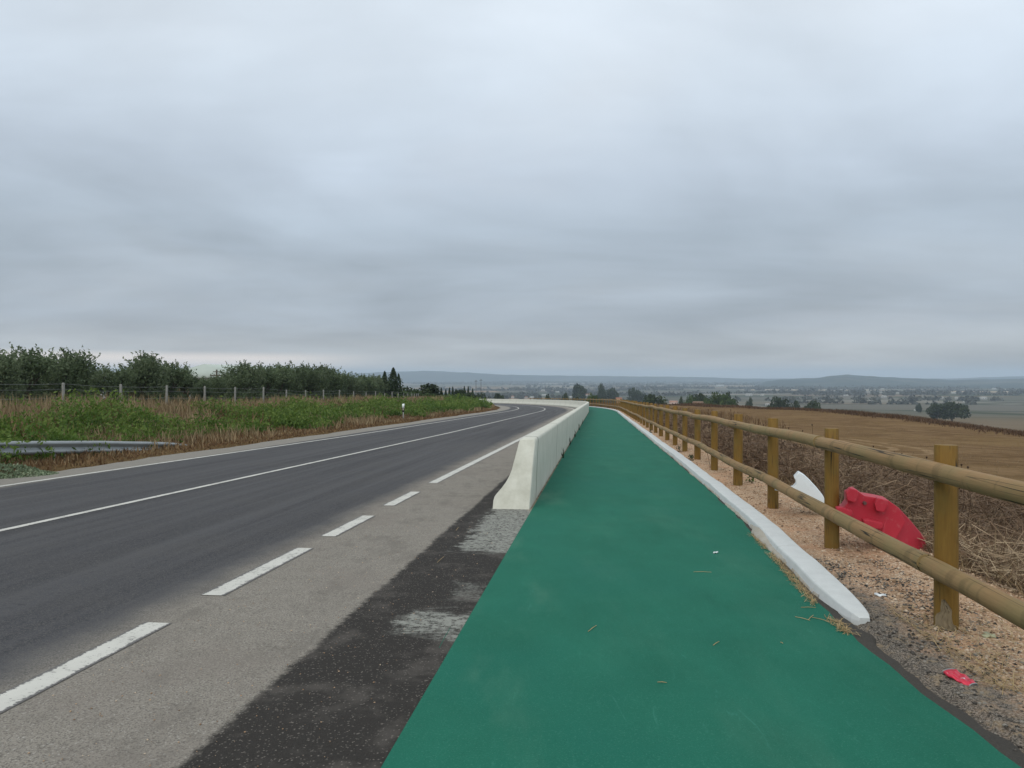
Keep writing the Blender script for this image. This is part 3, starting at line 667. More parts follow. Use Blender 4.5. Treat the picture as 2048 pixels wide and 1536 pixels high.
def right_verge():
    s, o, x, y = scatter(60000, -2, 120, -9.5, -4.15, .9, 1.0); o2 = -9.5 + 5.35 * (1 - (1 - rng.random(len(s))) ** 1.0)
    k = fbm(x, y, 1.1, 31) > -.75; x, y, s, o = x[k], y[k], s[k], o[k]
    z = H(x, y); n = len(x); edge = sstep(-4.0, -4.8, o) * .75 + .25; fade = 1 - .35 * sstep(-7.5, -9.5, o)
    low = 1 - .42 * np.exp(-((s - 7.3) / 2.2) ** 2) * np.exp(-((o + 4.6) / .8) ** 2)
    h = (.42 + .40 * rng.random(n)) * edge * fade * low * (1 + .25 * fbm(x, y, .9, 4))
    P = []; wd = .0032 + .0008 * s
    # forked dead stems: leaning strokes from ground plus random side strokes
    v, q, t = blades(x, y, z, h, wd, .8); ti = np.repeat(rng.random(n) ** 1.3, 5); P.append((v, q, t, ti)); patch = (.85 + .45 * fbm(x, y, .8, 91)).clip(.4, 1.3) * np.interp(s, [7, 13], [1.25, .72])
    for k in range(5):
        f = rng.random(n); d = rng.standard_normal((n, 3)) * np.array([1, 1, .55]); d[:, 2] += .25; d /= np.linalg.norm(d, axis=1)[:, None]
        c = np.stack([x + rng.normal(0, .07, n), y + rng.normal(0, .07, n), z + f * h * 1.02], 1); L = (.05 + .16 * rng.random(n))[:, None]
        e = np.cross(d, rng.standard_normal((n, 3))); e /= np.linalg.norm(e, axis=1)[:, None]; e *= wd[:, None] * .5
        vv = np.stack([c - d * L - e, c - d * L + e, c + d * L + e * .5, c + d * L - e * .5], 1).reshape(-1, 3)
        P.append((vv, np.arange(4 * n).reshape(-1, 4), None, np.repeat(np.clip((rng.random(n) * .9 + .15 * f) * patch, 0, 1), 4)))
    v, f, ti = join(P); tag(obj('dead_brush', stuff_mesh('dead_brush', v, f, MTWIG, ti)), 'tangled dead brown brush filling the bank behind the log fence', 'brush', kind='stuff')
    # tan dry grass in the near brush and over the outer rim
    s, o, x, y = scatter(48000, -2, 110, -10.5, -4.0, .9); z = H(x, y); n = len(x)
    k = (fbm(x, y, .8, 44) > -.1) | (s < 10.5); x, y, z, s, o = x[k], y[k], z[k], s[k], o[k]; n = len(x)
    v, q, t = blades(x, y, z, (.22 + .38 * rng.random(n)) * (.4 + .6 * sstep(-4.0, -5.0, o)), .004 + .0009 * s, 1.3); P = [(v, q, t, np.repeat(rng.random(n) * .75, 5))]
    # field rim: a band of taller grass along the crest
    n = 60000; cum = np.concatenate([[0], np.cumsum(np.hypot(*np.diff(CREST[:11], axis=0).T))]); u = rng.random(n) * cum[-1]
    cx = np.interp(u, cum, CREST[:11, 0]); cy = np.interp(u, cum, CREST[:11, 1]); w = rng.normal(0, 1.1, n); x = cx + w + .5; y = cy + w * .3; z = H(x, y)
    P3 = []; hh = (.18 + .30 * rng.random(n)) * (1 + .5 * fbm(x, y, .12, 8)).clip(.35); v2, q2, t2 = blades(x, y, z, hh, np.full(n, .07), 1.0)
    P3.append((v2, q2, t2, np.repeat(rng.random(n) * .7, 5)))
    v, f, ti = join(P); tag(obj('tan_grass', stuff_mesh('tan_grass', v, f, MDRY, ti)), 'tan dry grass mixed into the brush behind the log fence', 'grass', kind='stuff')
    v, f, ti = join(P3); tag(obj('field_rim_grass', stuff_mesh('field_rim_grass', v, f, MRIM, ti)), 'reddish brown grass along the far rim of the harvested field', 'grass', kind='stuff')
    # grass on the bank beyond the far bend, outside the path
    s, o, x, y = scatter(9000, 60, 240, -16, -4.0, 0.0); z = H(x, y); n = len(x); v, q, t = blades(x, y, z, .35 + .5 * rng.random(n), np.full(n, .06), .6)
    tag(obj('bend_grass', stuff_mesh('bend_grass', v, [q, t], MRUST, np.repeat(.4 + .6 * rng.random(n), 5))), 'orange brown grass on the outer bank of the far bend', 'grass', kind='stuff')
    # stubble
    n = 26000; r = 9 + 50 * rng.random(n) ** 1.3; s = 4 + 110 * rng.random(n) ** 1.2; x, y = ref(s, -r); k = crest_dist(x, y) < 0; x, y = x[k], y[k]; z = H(x, y); n = len(x)
    v, q, t = blades(x, y, z, .05 + .09 * rng.random(n), np.full(n, .018), .8)
    tag(obj('stubble', stuff_mesh('stubble', v, [q, t], MDRY, np.repeat(rng.random(n) * .5, 5))), 'short stubble left on the harvested field', 'stubble', kind='stuff')
right_verge()

# dead thistles standing above the brush
def build_thistles():
    spots = [(1417, 820, 11.5, 1), (1462, 820, 12.6, 2), (1495, 848, 11.5, 1), (1517, 840, 12, 3), (1528, 850, 11, 1), (1562, 858, 11, 2), (1578, 856, 10.5, 1), (1606, 862, 10, 2), (1625, 850, 9.4, 1), (1448, 838, 12.6, 1), (1748, 893, 8.6, 2), (1790, 905, 7.9, 1), (1805, 908, 7.6, 2), (1855, 915, 7.0, 1), (1925, 930, 6.6, 2), (1938, 935, 6.3, 1)]
    words = ['tallest double headed', 'first', 'second', 'third']
    names = ['leftmost', 'second from left', 'third from left', 'fourth from left', 'fifth from left', 'sixth from left', 'seventh from left', 'eighth from left', 'ninth from left', 'tenth from left', 'eleventh from left', 'twelfth from left', 'thirteenth from left', 'fourteenth from left', 'second from right', 'rightmost']
    spots.sort(key=lambda a: a[0])
    for i, (px, py, y, nh) in enumerate(spots):
        y *= 1.35; x = (px - 1024) / F * y; g = h1(x, y); top = CAMH - (py - HZ) / F * y
        st = MB(); hd = []
        st.tube([(.06, 0, -.05), (-.03, .02, (top - g) * .3), (.03, 0, (top - g) * .65), (0, .01, top - g)], [.0045, .004, .0035, .0025], 5)
        hd.append((0, .01, top - g))
        for k in range(nh + 1):
            zz = (top - g) * (.7 + .06 * k); a = k * 2.4 + i; e = (.07 * math.cos(a), .07 * math.sin(a), zz + .07); st.tube([(0, 0, zz), e], [.003, .002], 4); hd.append(e)
        t = thing('thistle', (x, y, g), f'dead thistle with dark seed heads behind the fence, {names[i]} of its row', 'thistle', 'dead thistles behind the log fence')
        obj('stem', st.mesh('stem', MTWIG), t)
        for e in hd:
            n = 26; d = rng.standard_normal((n, 3)); d[:, 2] = abs(d[:, 2]); d /= np.linalg.norm(d, axis=1)[:, None]; c = np.array(e); w_ = np.cross(d, [0, .3, 1]) * .12
            v = np.stack([c + w_ * .05, c - w_ * .05, c + d * .024], 1).reshape(-1, 3)
            b = MB(); b.tube([c - [0, 0, .014], c, c + [0, 0, .012]], [.004, .013, .009], 6); me = b.mesh('seed_head', MTWIG); obj('seed_head', me, t)
build_thistles()

# ------------------------------------------------------------------ trees
def tree_proto(kind, seed):
    r = np.random.default_rng(seed); b = MB()
    if kind == 'olive':
        h = 3.2; lobes = []; b.tube([(0, 0, -.2), (.03, .02, .5), (.0, .05, 1.0)], [.13, .11, .09], 7)
        for k in range(7):
            a = k * 2 * PI / 7 + r.random() * .6; rr = .5 + .5 * r.random(); zt = 1.5 + 1.1 * r.random(); e = (math.cos(a) * rr, math.sin(a) * rr, zt)
            b.tube([(0, .05, .8 + .2 * r.random()), (e[0] * .5, e[1] * .5, (1 + zt) / 2 + .1), e], [.06, .04, .015], 5)
            lobes.append((e, .55 + .25 * r.random()))
        for k in range(9):
            a = r.random() * 2 * PI; rr = 1.0 * r.random(); lobes.append(((math.cos(a) * rr, math.sin(a) * rr, .9 + 1.7 * r.random()), .45 + .25 * r.random()))
        for k in range(10):
            a = k * .63 + r.random(); lobes.append(((math.cos(a) * .85, math.sin(a) * .85, .30 + .6 * r.random()), .45 + .2 * r.random()))
        lobes += [((.1, 0, 2.55 + .35 * r.random()), .45), ((0, .1, 1.7), .8)]
        C = []; U = []
        for (c, q) in lobes:
            n = 290; d = r.standard_normal((n, 3)); d /= np.linalg.norm(d, axis=1)[:, None]; C.append(np.array(c) + d * (q * r.random(n) ** .45)[:, None] * np.array([1, 1, .85])); U.append(np.full(n, r.random() * .5) + .3 * r.random(n))
            # outward shoots
            for m_ in range(5):
                dd = r.standard_normal(3); dd[2] = abs(dd[2]) + .6; dd /= np.linalg.norm(dd); k_ = np.linspace(.5, 1.35, 14); C.append(np.array(c) + dd[None] * (q * k_)[:, None] + r.normal(0, .03, (14, 3))); U.append(np.full(14, .75) * r.random())
        C = np.concatenate(C); U = np.concatenate(U); v, q = cards(C, np.full(len(C), .16), .38, .5); return b, v, q, np.repeat(np.clip(U, 0, 1), 4), MOLIVE
    if kind == 'cypress':
        b.tube([(0, 0, -.2), (0, 0, 1.5), (0, 0, 3.6)], [.09, .06, .02], 6)
        n = 1500; z = .15 + 4.1 * r.random(n); rad = .62 * np.clip(1 - z / 4.35, 0, 1) ** .75 * (.55 + .5 * r.random(n)); a = r.random(n) * 2 * PI
        C = np.stack([np.cos(a) * rad, np.sin(a) * rad, z], 1); v, q = cards(C, np.full(n, .24), .4, 2.0); return b, v, q, np.repeat(r.random(n), 4), MCYP
    if kind in ('oak', 'bush', 'poplar'):
        mat = {'oak': MOAK, 'bush': MBRI, 'poplar': MOAK}[kind]; tall = kind == 'poplar'
        w_, h = (.36, 1.0) if tall else (.62, .8); b.tube([(0, 0, -.05), (.01, 0, .2), (.0, .01, .42)], [.035, .028, .02], 6); L = []
        for k in range(6):
            a = k * PI / 3 + r.random(); e = (math.cos(a) * w_ * .55, math.sin(a) * w_ * .55, h * (.45 + .25 * r.random())); b.tube([(0, 0, .22), (e[0] * .5, e[1] * .5, h * .42), e], [.018, .012, .005], 5)
        for k in range(16 if not tall else 12):
            a = r.random() * 2 * PI; rr = w_ * .72 * r.random() ** .5; top = h * (.84 - .35 * (rr / w_) ** 2); L.append(((math.cos(a) * rr, math.sin(a) * rr, (.30 if tall else .20) * h + (top - (.30 if tall else .20) * h) * r.random()), (.13 if tall else .17) + .06 * r.random()))
        C = []; U = []
        for c, q in L:
            n = 170; d = r.standard_normal((n, 3)); d /= np.linalg.norm(d, axis=1)[:, None]; C.append(np.array(c) + d * (q * r.random(n) ** .4)[:, None] * np.array([1, 1, .8])); U.append(np.full(n, r.random() * .6) + .3 * r.random(n))
        C = np.concatenate(C); U = np.concatenate(U); v, q = cards(C, np.full(len(C), .078), .6, .3); return b, v, q, np.repeat(np.clip(U, 0, 1), 4), mat
PROTO = {}
def proto(kind, seed, name):
    k = (kind, seed)
    if k not in PROTO:
        b, v, q, ti, mat = tree_proto(kind, seed)
        if kind in ('oak', 'bush', 'poplar'):     # unit-size crowns: same height and width whatever the lobes came out as
            sz = (.84 if kind != 'poplar' else 1.0) / np.percentile(v[:, 2], 99.3); sx = (.60 if kind != 'poplar' else .36) / np.percentile(np.abs(v[:, :2]), 99.0)
            v = v * np.array([sx, sx, sz]); b.v = [a * np.array([sx, sx, sz]) for a in b.v]
        PROTO[k] = (b.mesh('trunk', MBARK, True), mesh('crown', v, q, mat, tint=ti))
    return PROTO[k]
def tree(kind, seed, name, loc, sc_, label, cat='tree', group=None, rz=None):
    tm, cm = proto(kind, seed, name); t = thing(name, loc, label, cat, group, random.random() * 6 if rz is None else rz); t.scale = sc_ if isinstance(sc_, tuple) else (sc_,) * 3
    obj('trunk', tm, t); obj('crown', cm, t); return t
ORD = ['first', 'second', 'third', 'fourth', 'fifth', 'sixth', 'seventh', 'eighth', 'ninth', 'tenth', 'eleventh', 'twelfth', 'thirteenth', 'fourteenth', 'fifteenth', 'sixteenth', 'seventeenth', 'eighteenth', 'nineteenth', 'twentieth', 'twenty-first', 'twenty-second', 'twenty-third', 'twenty-fourth', 'twenty-fifth', 'twenty-sixth', 'twenty-seventh', 'twenty-eighth', 'twenty-ninth', 'thirtieth', 'thirty-first', 'thirty-second', 'thirty-third', 'thirty-fourth', 'thirty-fifth', 'thirty-sixth']
def olives():
    # silhouette of the photograph's row: pixel -> height of the tree tops
    def topy(px): return np.interp(px, [-200, 0, 60, 120, 165, 215, 250, 290, 320, 385, 410, 450, 500, 560, 610, 650, 700, 745, 790], [700, 703, 706, 716, 714, 730, 736, 712, 738, 728, 746, 748, 731, 738, 736, 742, 752, 757, 764])
    L = []
    s = 20.0
    while s < 92:
        L.append((s, 24.2 + random.uniform(-.5, .5), 0)); s += 2.3 + .012 * s
    L = [l for l in L if 1024 + F * float(ref(l[0], l[1])[0]) / float(ref(l[0], l[1])[1]) > -45]
    for k, (s, o, row) in enumerate(L):
        x, y = ref(s, o); x, y = float(x), float(y); px = 1024 + F * x / y; g = h1(x, y)
        top = CAMH - (float(topy(px)) - HZ) / F * y; hh = max(.5, (top - g) / 2.85) * random.choice((.88, .95, 1.0, 1.05))
        if 390 < px < 450: hh *= .8
        sz = max(.75, hh) if not 390 < px < 450 else hh * .8; col = 'grey-green' if k % 2 else 'dark green'
        tree('olive', 1 + k % 4, 'olive_tree', (x, y, g - .05), (sz * random.uniform(.95, 1.15), sz * 1.05, hh), f'{col} olive tree behind the wire fence, {ORD[k]} from the left in the front row', 'olive tree', 'olive trees behind the wire fence')
    k = 0; s = 30.0
    while s < 88:
        o = 27.0 + random.uniform(-.6, .6); x, y = ref(s, o); x, y = float(x), float(y); px = 1024 + F * x / y; g = h1(x, y); top = CAMH - (float(topy(px)) + 5 - HZ) / F * y
        if px < -45: s += 3.6; continue
        hh = max(.5, (top - g) / 3.05) * random.uniform(.85, 1.0)
        tree('olive', 1 + (k + 2) % 4, 'olive_tree', (x, y, g - .05), (max(.6, hh) * 1.15,) * 2 + (hh,), f'olive tree of the second row behind the wire fence, {ORD[k]} from the left', 'olive tree', 'olive trees behind the wire fence'); k += 1; s += 3.6
    # the pointed conifer at the end of the olives
    p = at(782, 88); t = thing('conifer', (p.x, p.y, p.z), 'dark conifer with two pointed tops at the right end of the olive row', 'conifer')
    m, c = proto('cypress', 50, ''); H1 = CAMH - (738 - HZ) / F * 88 - p.z
    tr = MB(); tr.tube([(0, 0, -.2), (0, 0, .8), (-.5, 0, H1 * .45), (-.55, 0, H1 * .75)], [.14, .12, .07, .02], 6); tr.tube([(0, 0, .6), (.3, 0, H1 * .5), (.32, 0, H1 * .9)], [.1, .06, .02], 6)
    obj('trunk', tr.mesh('trunk', MBARK), t)
    C = []
    for (cx, wd, top, n) in ((.28, .95, H1 * 1.03, 2200), (-.75, .65, H1 * .93, 1200), (.9, .5, H1 * .86, 700)):
        z = .3 + (top - .3) * rng.random(n); rr = wd * np.clip(1 - z / top, 0, 1) ** .55 * (.4 + .65 * rng.random(n)); a = rng.random(n) * 6.28; C.append(np.stack([cx * np.clip(z / (H1 * .5), 0, 1) + np.cos(a) * rr, np.sin(a) * rr, z], 1))
    n = 2600; d = rng.standard_normal((n, 3)); d /= np.linalg.norm(d, axis=1)[:, None]; C.append(np.array([-.1, 0, H1 * .40]) + d * (rng.random(n) ** .4)[:, None] * np.array([1.7, 1.5, H1 * .45]))
    C = np.concatenate(C); v, q = cards(C, np.full(len(C), .2), .42, 1.2); obj('crown', mesh('crown', v, q, MCYP, tint=np.repeat(np.clip(rng.random(len(C)) * .9 + .1, 0, 1), 4)), t)
olives()
def cypress_row():
    px = 801.0; k = 0
    while px < 946:
        y = 118 + (px - 800) * .28; topy = 776 + random.uniform(-4, 3) + (4 if 830 < px < 850 else 0); g = h1((px - 1024) / F * y, y); top = CAMH - (topy - HZ) / F * y
        tree('cypress', 50 + k % 3, 'cypress', ((px - 1024) / F * y, y, g), (.82, .82, max(.3, (top - g) / 4.3)), f'small dark cypress in the row beyond the verge, {ORD[k]} from the left', 'cypress', 'row of small cypresses'); k += 1; px += random.uniform(6, 9)
    for i, (px, y, tp, w_, kind, lab) in enumerate([(843, 112, 770, 5.5, 'oak', 'round grey-green tree standing among the small cypresses'), (820, 106, 782, 4.2, 'bush', 'low light green bush left of the round tree among the cypresses'), (930, 135, 781, 4, 'oak', 'dark round bush at the right end of the cypress row'), (915, 110, 788, 4, 'bush', 'yellowish bush under the cypress row behind the far fence posts'), (873, 104, 788, 4.5, 'bush', 'low bush in front of the middle of the cypress row')]):
        p = at(px, y); top = CAMH - (tp - HZ) / F * y; tree(kind, 70 + i % 2, 'round_tree', p, (w_ / 1.2,) * 2 + ((top - p.z) / .82,), lab, 'tree' if kind == 'oak' else 'bush')
cypress_row()
def valley_trees():
    # (pixel x, distance, top y, width in pixels, kind, label)
    L = [(1160, 420, 770, 22, 'poplar', 'tall rounded tree beyond the bend, right of the twin pair'), (1151, 425, 772, 14, 'poplar', 'slim tree beyond the bend, left of the twin pair'),
         (1201, 400, 770, 20, 'oak', 'round headed tree above the far end of the green path'), (1222, 430, 778, 26, 'oak', 'wide grey tree right of the round headed tree above the path'),
         (1265, 400, 777, 18, 'oak', 'greyish pointed tree above the far fence'), (1280, 410, 782, 26, 'oak', 'low greyish tree beside the pointed one above the far fence'),
         (1188, 210, 790, 34, 'bush', 'brownish bush right behind the far end of the path'), (1155, 260, 797, 30, 'oak', 'dark shrub just above the barrier at the bend'), (1098, 300, 793, 34, 'oak', 'dark shrub showing over the middle of the far barrier'), (1130, 330, 789, 20, 'oak', 'small round dark tree over the far barrier near the pair of tall trees'),
         (1310, 240, 792, 54, 'oak', 'broad dark green tree behind the fence, left of the small farmhouse'), (1362, 300, 797, 15, 'oak', 'small round tree between the broad green tree and the farmhouse'),
         (1382, 280, 794, 26, 'bush', 'light green tree left of the small farmhouse'), (1405, 300, 790, 46, 'oak', 'dark wide tree behind the small farmhouse'), (1412, 250, 800, 18, 'bush', 'small green tree right of the small farmhouse'),
         (1447, 270, 789, 50, 'bush', 'large light green tree on the field rim, right of the farmhouse'), (1455, 300, 788, 30, 'oak', 'darker tree behind the large light green one on the rim'),
         (1500, 460, 797, 16, 'oak', 'small grey tree down in the valley before the dark rim tree'), (1562, 330, 797, 40, 'oak', 'dark rounded tree standing on the field rim'), (1590, 330, 803, 18, 'oak', 'small tree touching the right side of the dark rim tree'),
         (1632, 350, 804, 42, 'oak', 'low umbrella shaped tree behind the field rim'), (1905, 430, 805, 44, 'oak', 'large lone dark oak on the slope to the right'), (1875, 440, 808, 30, 'oak', 'left lobed oak touching the lone dark oak on the slope'),
         (1838, 620, 807, 10, 'oak', 'tiny tree left of the lone oak'), (955, 230, 788, 40, 'oak', 'dark bushes at the left end of the far barrier'), (995, 280, 790, 44, 'oak', 'dark green clump over the left part of the far barrier')]
    for i, (px, y, tp, wp, kind, lab) in enumerate(L):
        y = {1160: 700, 1151: 710, 1201: 650, 1222: 680, 1265: 690, 1280: 700}.get(px, y); wp = wp * 1.22 if px > 1290 else wp * (1.3 if y > 600 else 1.0)
        x = (px - 1024) / F * y; g = h1(x, y); wd = wp / F * y; top = CAMH - (tp - HZ) / F * y; hh = max(top - g, wd * .3)
        if px in (1905, 1875, 1632): hh = max(top - g, wd * .55)
        if kind != 'poplar' and hh > wd * 1.6: pass
        tree(kind, 80 + i % 3, 'far_tree', (x, y, top - hh if px not in (1905, 1875) else g), (wd / 1.24,) * 2 + (hh / .84,) if kind != 'poplar' else (wd / .72, wd / .72, hh / 1.0), lab, 'tree')
valley_trees()
HOUSES = []
def woods():
    """tree belts and orchards of the far plain, read as one mass"""
    r = np.random.default_rng(5); V = []; T = []; n0 = 0
    base_d = r.standard_normal((14, 3)); P = []
    N = 2300; y = np.exp(r.uniform(math.log(330), math.log(7000), N * 3)); px = r.uniform(850, 2200, N * 3); x = (px - 1024) / F * y
    f = fbm(x, y * 2.2, .0045, 61) + .35 * fbm(x, y, .02, 62); k = (f > .55 + .15 * (y < 600)) & ~((px > 1270) & (y < 950)) & (h_ok(x, y)); x, y = x[k][:N], y[k][:N]
    # rows along plot borders
    rx = []; ry = []
    for j in range(70):
        yy = math.exp(r.uniform(math.log(480), math.log(5000))); cx = r.uniform(900, 2100); x0 = (cx - 1024) / F * yy; ln = r.uniform(40, 420) * (yy / 1500 + .3); m = int(ln / 7); t = np.linspace(0, 1, max(3, m)); sl = r.uniform(-.25, .25)
        rx.append(x0 + (t - .5) * ln); ry.append(yy + (t - .5) * ln * sl + r.normal(0, 2, len(t)))
    rx = np.concatenate(rx); ry = np.concatenate(ry); x = np.concatenate([x, rx]); y = np.concatenate([y, ry])
    p_ = 1024 + F * x / y; k = (p_ > 1270) & (y < 900); x, y = x[~k], y[~k]
    for hx, hy, hw in HOUSES:      # yards and fields in front of the houses stay open
        p_ = 1024 + F * x / y; k = (abs(p_ - hx) < hw * .55 + 2.5) & (y > hy * .66) & (y < hy + 8); x, y = x[~k], y[~k]
    z = H(x, y); n = len(x)
    sz = r.uniform(1.6, 4.2, n) * (1 + y / 5000); m = 22
    d = r.standard_normal((n, m, 3)); d /= np.linalg.norm(d, axis=2)[..., None]; d[..., 2] = abs(d[..., 2]) * .95
    C = np.stack([x, y, z], 1)[:, None] + d * (sz[:, None] * (.55 + .6 * r.random((n, m))))[..., None] * np.array([1.25, 1.25, 1.5])
    v, q = cards(C.reshape(-1, 3), np.repeat(sz, m) * 1.0, .8, 0); tag(obj('distant_woods', mesh('distant_woods', v, q, MFARW, tint=np.repeat(np.repeat(r.random(n), m) * .6 + .3 * r.random(n * m), 4))), 'dark belts of trees and orchards across the far plain', 'woods', kind='stuff')
def h_ok(x, y): return crest_dist(x, y) > 60

# ------------------------------------------------------------------ wire fence with concrete posts, guardrail, marker posts
def wire_fence():
    A = 21.6; s0 = None; L = []
    for v in [.8, .9225, 1.0406, 1.1587, 1.277, 1.4025, 1.527, 1.645]: pass
    ss = [29.0 + 3.72 * k for k in range(-1, 34)]
    x0, y0 = ref(ss[0], A); base = Vector((float(x0), float(y0), h1(float(x0), float(y0))))
    t = thing('wire_fence', base, 'wire fence on concrete posts along the top of the left verge', 'fence'); tops = []
    for k, s in enumerate(ss):
        o = A + random.uniform(-.06, .06); x, y = ref(s, o); x, y = float(x), float(y); g = h1(x, y); b = MB(); w_ = .047; hh = 1.42 + random.uniform(-.06, .06)
        if 1024 + F * x / y > 700: hh -= .15
        ln = random.uniform(-.04, .04); V = [(sx * w_ * f + ln * zf, sy * w_ * f, z) for z, f, zf in ((-.3, 1, 0), (hh - .03, .92, 1), (hh, .6, 1)) for sx, sy in ((-1, -1), (1, -1), (1, 1), (-1, 1))]
        q = [(i * 4 + j, i * 4 + (j + 1) % 4, (i + 1) * 4 + (j + 1) % 4, (i + 1) * 4 + j) for i in range(2) for j in range(4)] + [(8, 9, 10, 11)]
        b.add(V, q); obj('post', b.mesh('post', MPOST), t, Vector((x, y, g)) - base); tops.append(Vector((x, y, g)))
    for h_ in (.35, .75, 1.1, 1.32):
        b = MB(); P = []
        for a, c in zip(tops[:-1], tops[1:]):
            for f in (0, .5): P.append(a.lerp(c, f) + Vector((0, 0, h_ - .03 * (f == .5))) - base)
        b.tube(P, .006, 4, False); obj('wire', b.mesh('wire', flat('wire %.1f' % h_, (.16, .17, .17), .5)), t)
wire_fence()
def guardrail():
    # points (pixel, distance, top pixel y)
    K = [(-420, 10.2, 885), (-150, 13.0, 884), (0, 15.6, 883), (95, 16.9, 881.5), (200, 18.6, 882), (290, 20.3, 883), (345, 21.6, 885.5), (380, 22.5, 889)]
    ends = []
    for px, y, ty in K: ends.append(Vector(((px - 1024) / F * y, y, CAMH - (ty - HZ) / F * y)))
    # finer
    P = []
    for a, b in zip(ends[:-1], ends[1:]):
        for k in range(6): P.append(a.lerp(b, k / 6))
    P.append(ends[-1]); P = [Vector(p) + Vector((.004 * math.sin(i * .5), 0, .004 * math.sin(i * .6))) for i, p in enumerate(P)]
    t = thing('guardrail', (P[12].x, P[12].y, h1(P[12].x, P[12].y)), 'bent galvanised steel guardrail running down into the weeds at the left', 'guardrail'); base = t.location
    prof = [(0.0, 0), (.05, -.02), (.075, -.05), (.07, -.085), (.012, -.125), (0, -.155), (.012, -.185), (.07, -.225), (.075, -.26), (.05, -.29), (0, -.31)]
    V = []; n = len(P); m = len(prof)
    for i, p in enumerate(P):
        d = (P[min(i + 1, n - 1)] - P[max(i - 1, 0)]).normalized(); nrm = Vector((d.y, -d.x, 0)).normalized()
        for a, z in prof: V.append(p + nrm * a + Vector((0, 0, z)) - base)
    V2 = [Vector(v) for v in V]
    for i, p in enumerate(P):
        d = (P[min(i + 1, n - 1)] - P[max(i - 1, 0)]).normalized(); nrm = Vector((d.y, -d.x, 0)).normalized()
        for a, z in prof: V2.append(p + nrm * (a - .006) + Vector((0, 0, z)) - base)
    q = [(i * m + j, (i + 1) * m + j, (i + 1) * m + j + 1, i * m + j + 1) for i in range(n - 1) for j in range(m - 1)]; N = n * m
    q += [(a + N, d + N, c + N, b + N) for a, b, c, d in q]
    me = mesh('rail_beam', [tuple(v) for v in V2], np.array(q), MGALV, smooth=True); obj('rail_beam', me, t)
    for i in range(3, n, 8):
        p = P[i]; d = (P[min(i + 1, n - 1)] - P[i - 1]).normalized(); nrm = Vector((d.y, -d.x, 0)); c = p - nrm * .07; g = h1(c.x, c.y); b = MB()
        if c.z - .03 - g < .1: continue
        for (x0, x1, y0, y1) in ((-.05, .05, -.004, .004), (-.05, -.042, -.03, .004), (.042, .05, -.03, .004)): b.box(x0, x1, y0, y1, -.3, c.z - .04 - g)
        o = obj('post', b.mesh('post', MGALV), t, Vector((c.x, c.y, g)) - base); o.rotation_euler[2] = math.atan2(nrm.y, nrm.x)
guardrail()
def markers():
    for px, y, topy, lab in ((806.5, 46, 807, 'white and dark reflector post standing in the left verge weeds'), (967, 96, 804, 'small far white reflector post in weeds before the bend')):
        x = (px - 1024) / F * y; g = h1(x, y); top = CAMH - (topy - HZ) / F * y; hgt = max(top - g, .8)
        t = thing('reflector_post', (x, y, g), lab, 'reflector post', 'reflector posts on the left verge'); b = MB(); b.box(-.035, .035, -.025, .025, -.2, hgt * .5); obj('lower_part', b.mesh('lower_part', MPOST), t)
        b = MB(); b.box(-.062, .062, -.035, .035, hgt * .5, hgt * .72); obj('dark_band', b.mesh('dark_band', flat('dark band', (.02, .018, .02))), t)
        b = MB(); V = [(sx * .065, sy * .04, hgt * .72) for sx, sy in ((-1, -1), (1, -1), (1, 1), (-1, 1))] + [(sx * .065, sy * .04, hgt * (.97 if sx < 0 else 1)) for sx, sy in ((-1, -1), (1, -1), (1, 1), (-1, 1))]
        b.add(V, [(0, 1, 5, 4), (1, 2, 6, 5), (2, 3, 7, 6), (3, 0, 4, 7), (4, 5, 6, 7), (3, 2, 1, 0)]); obj('white_cap', b.mesh('white_cap', MWHT), t)
        b = MB(); b.box(-.03, .03, -.046, -.036, hgt * .58, hgt * .70); obj('reflector', b.mesh('reflector', flat('reflector', (.42, .36, .33), .3)), t)
markers()

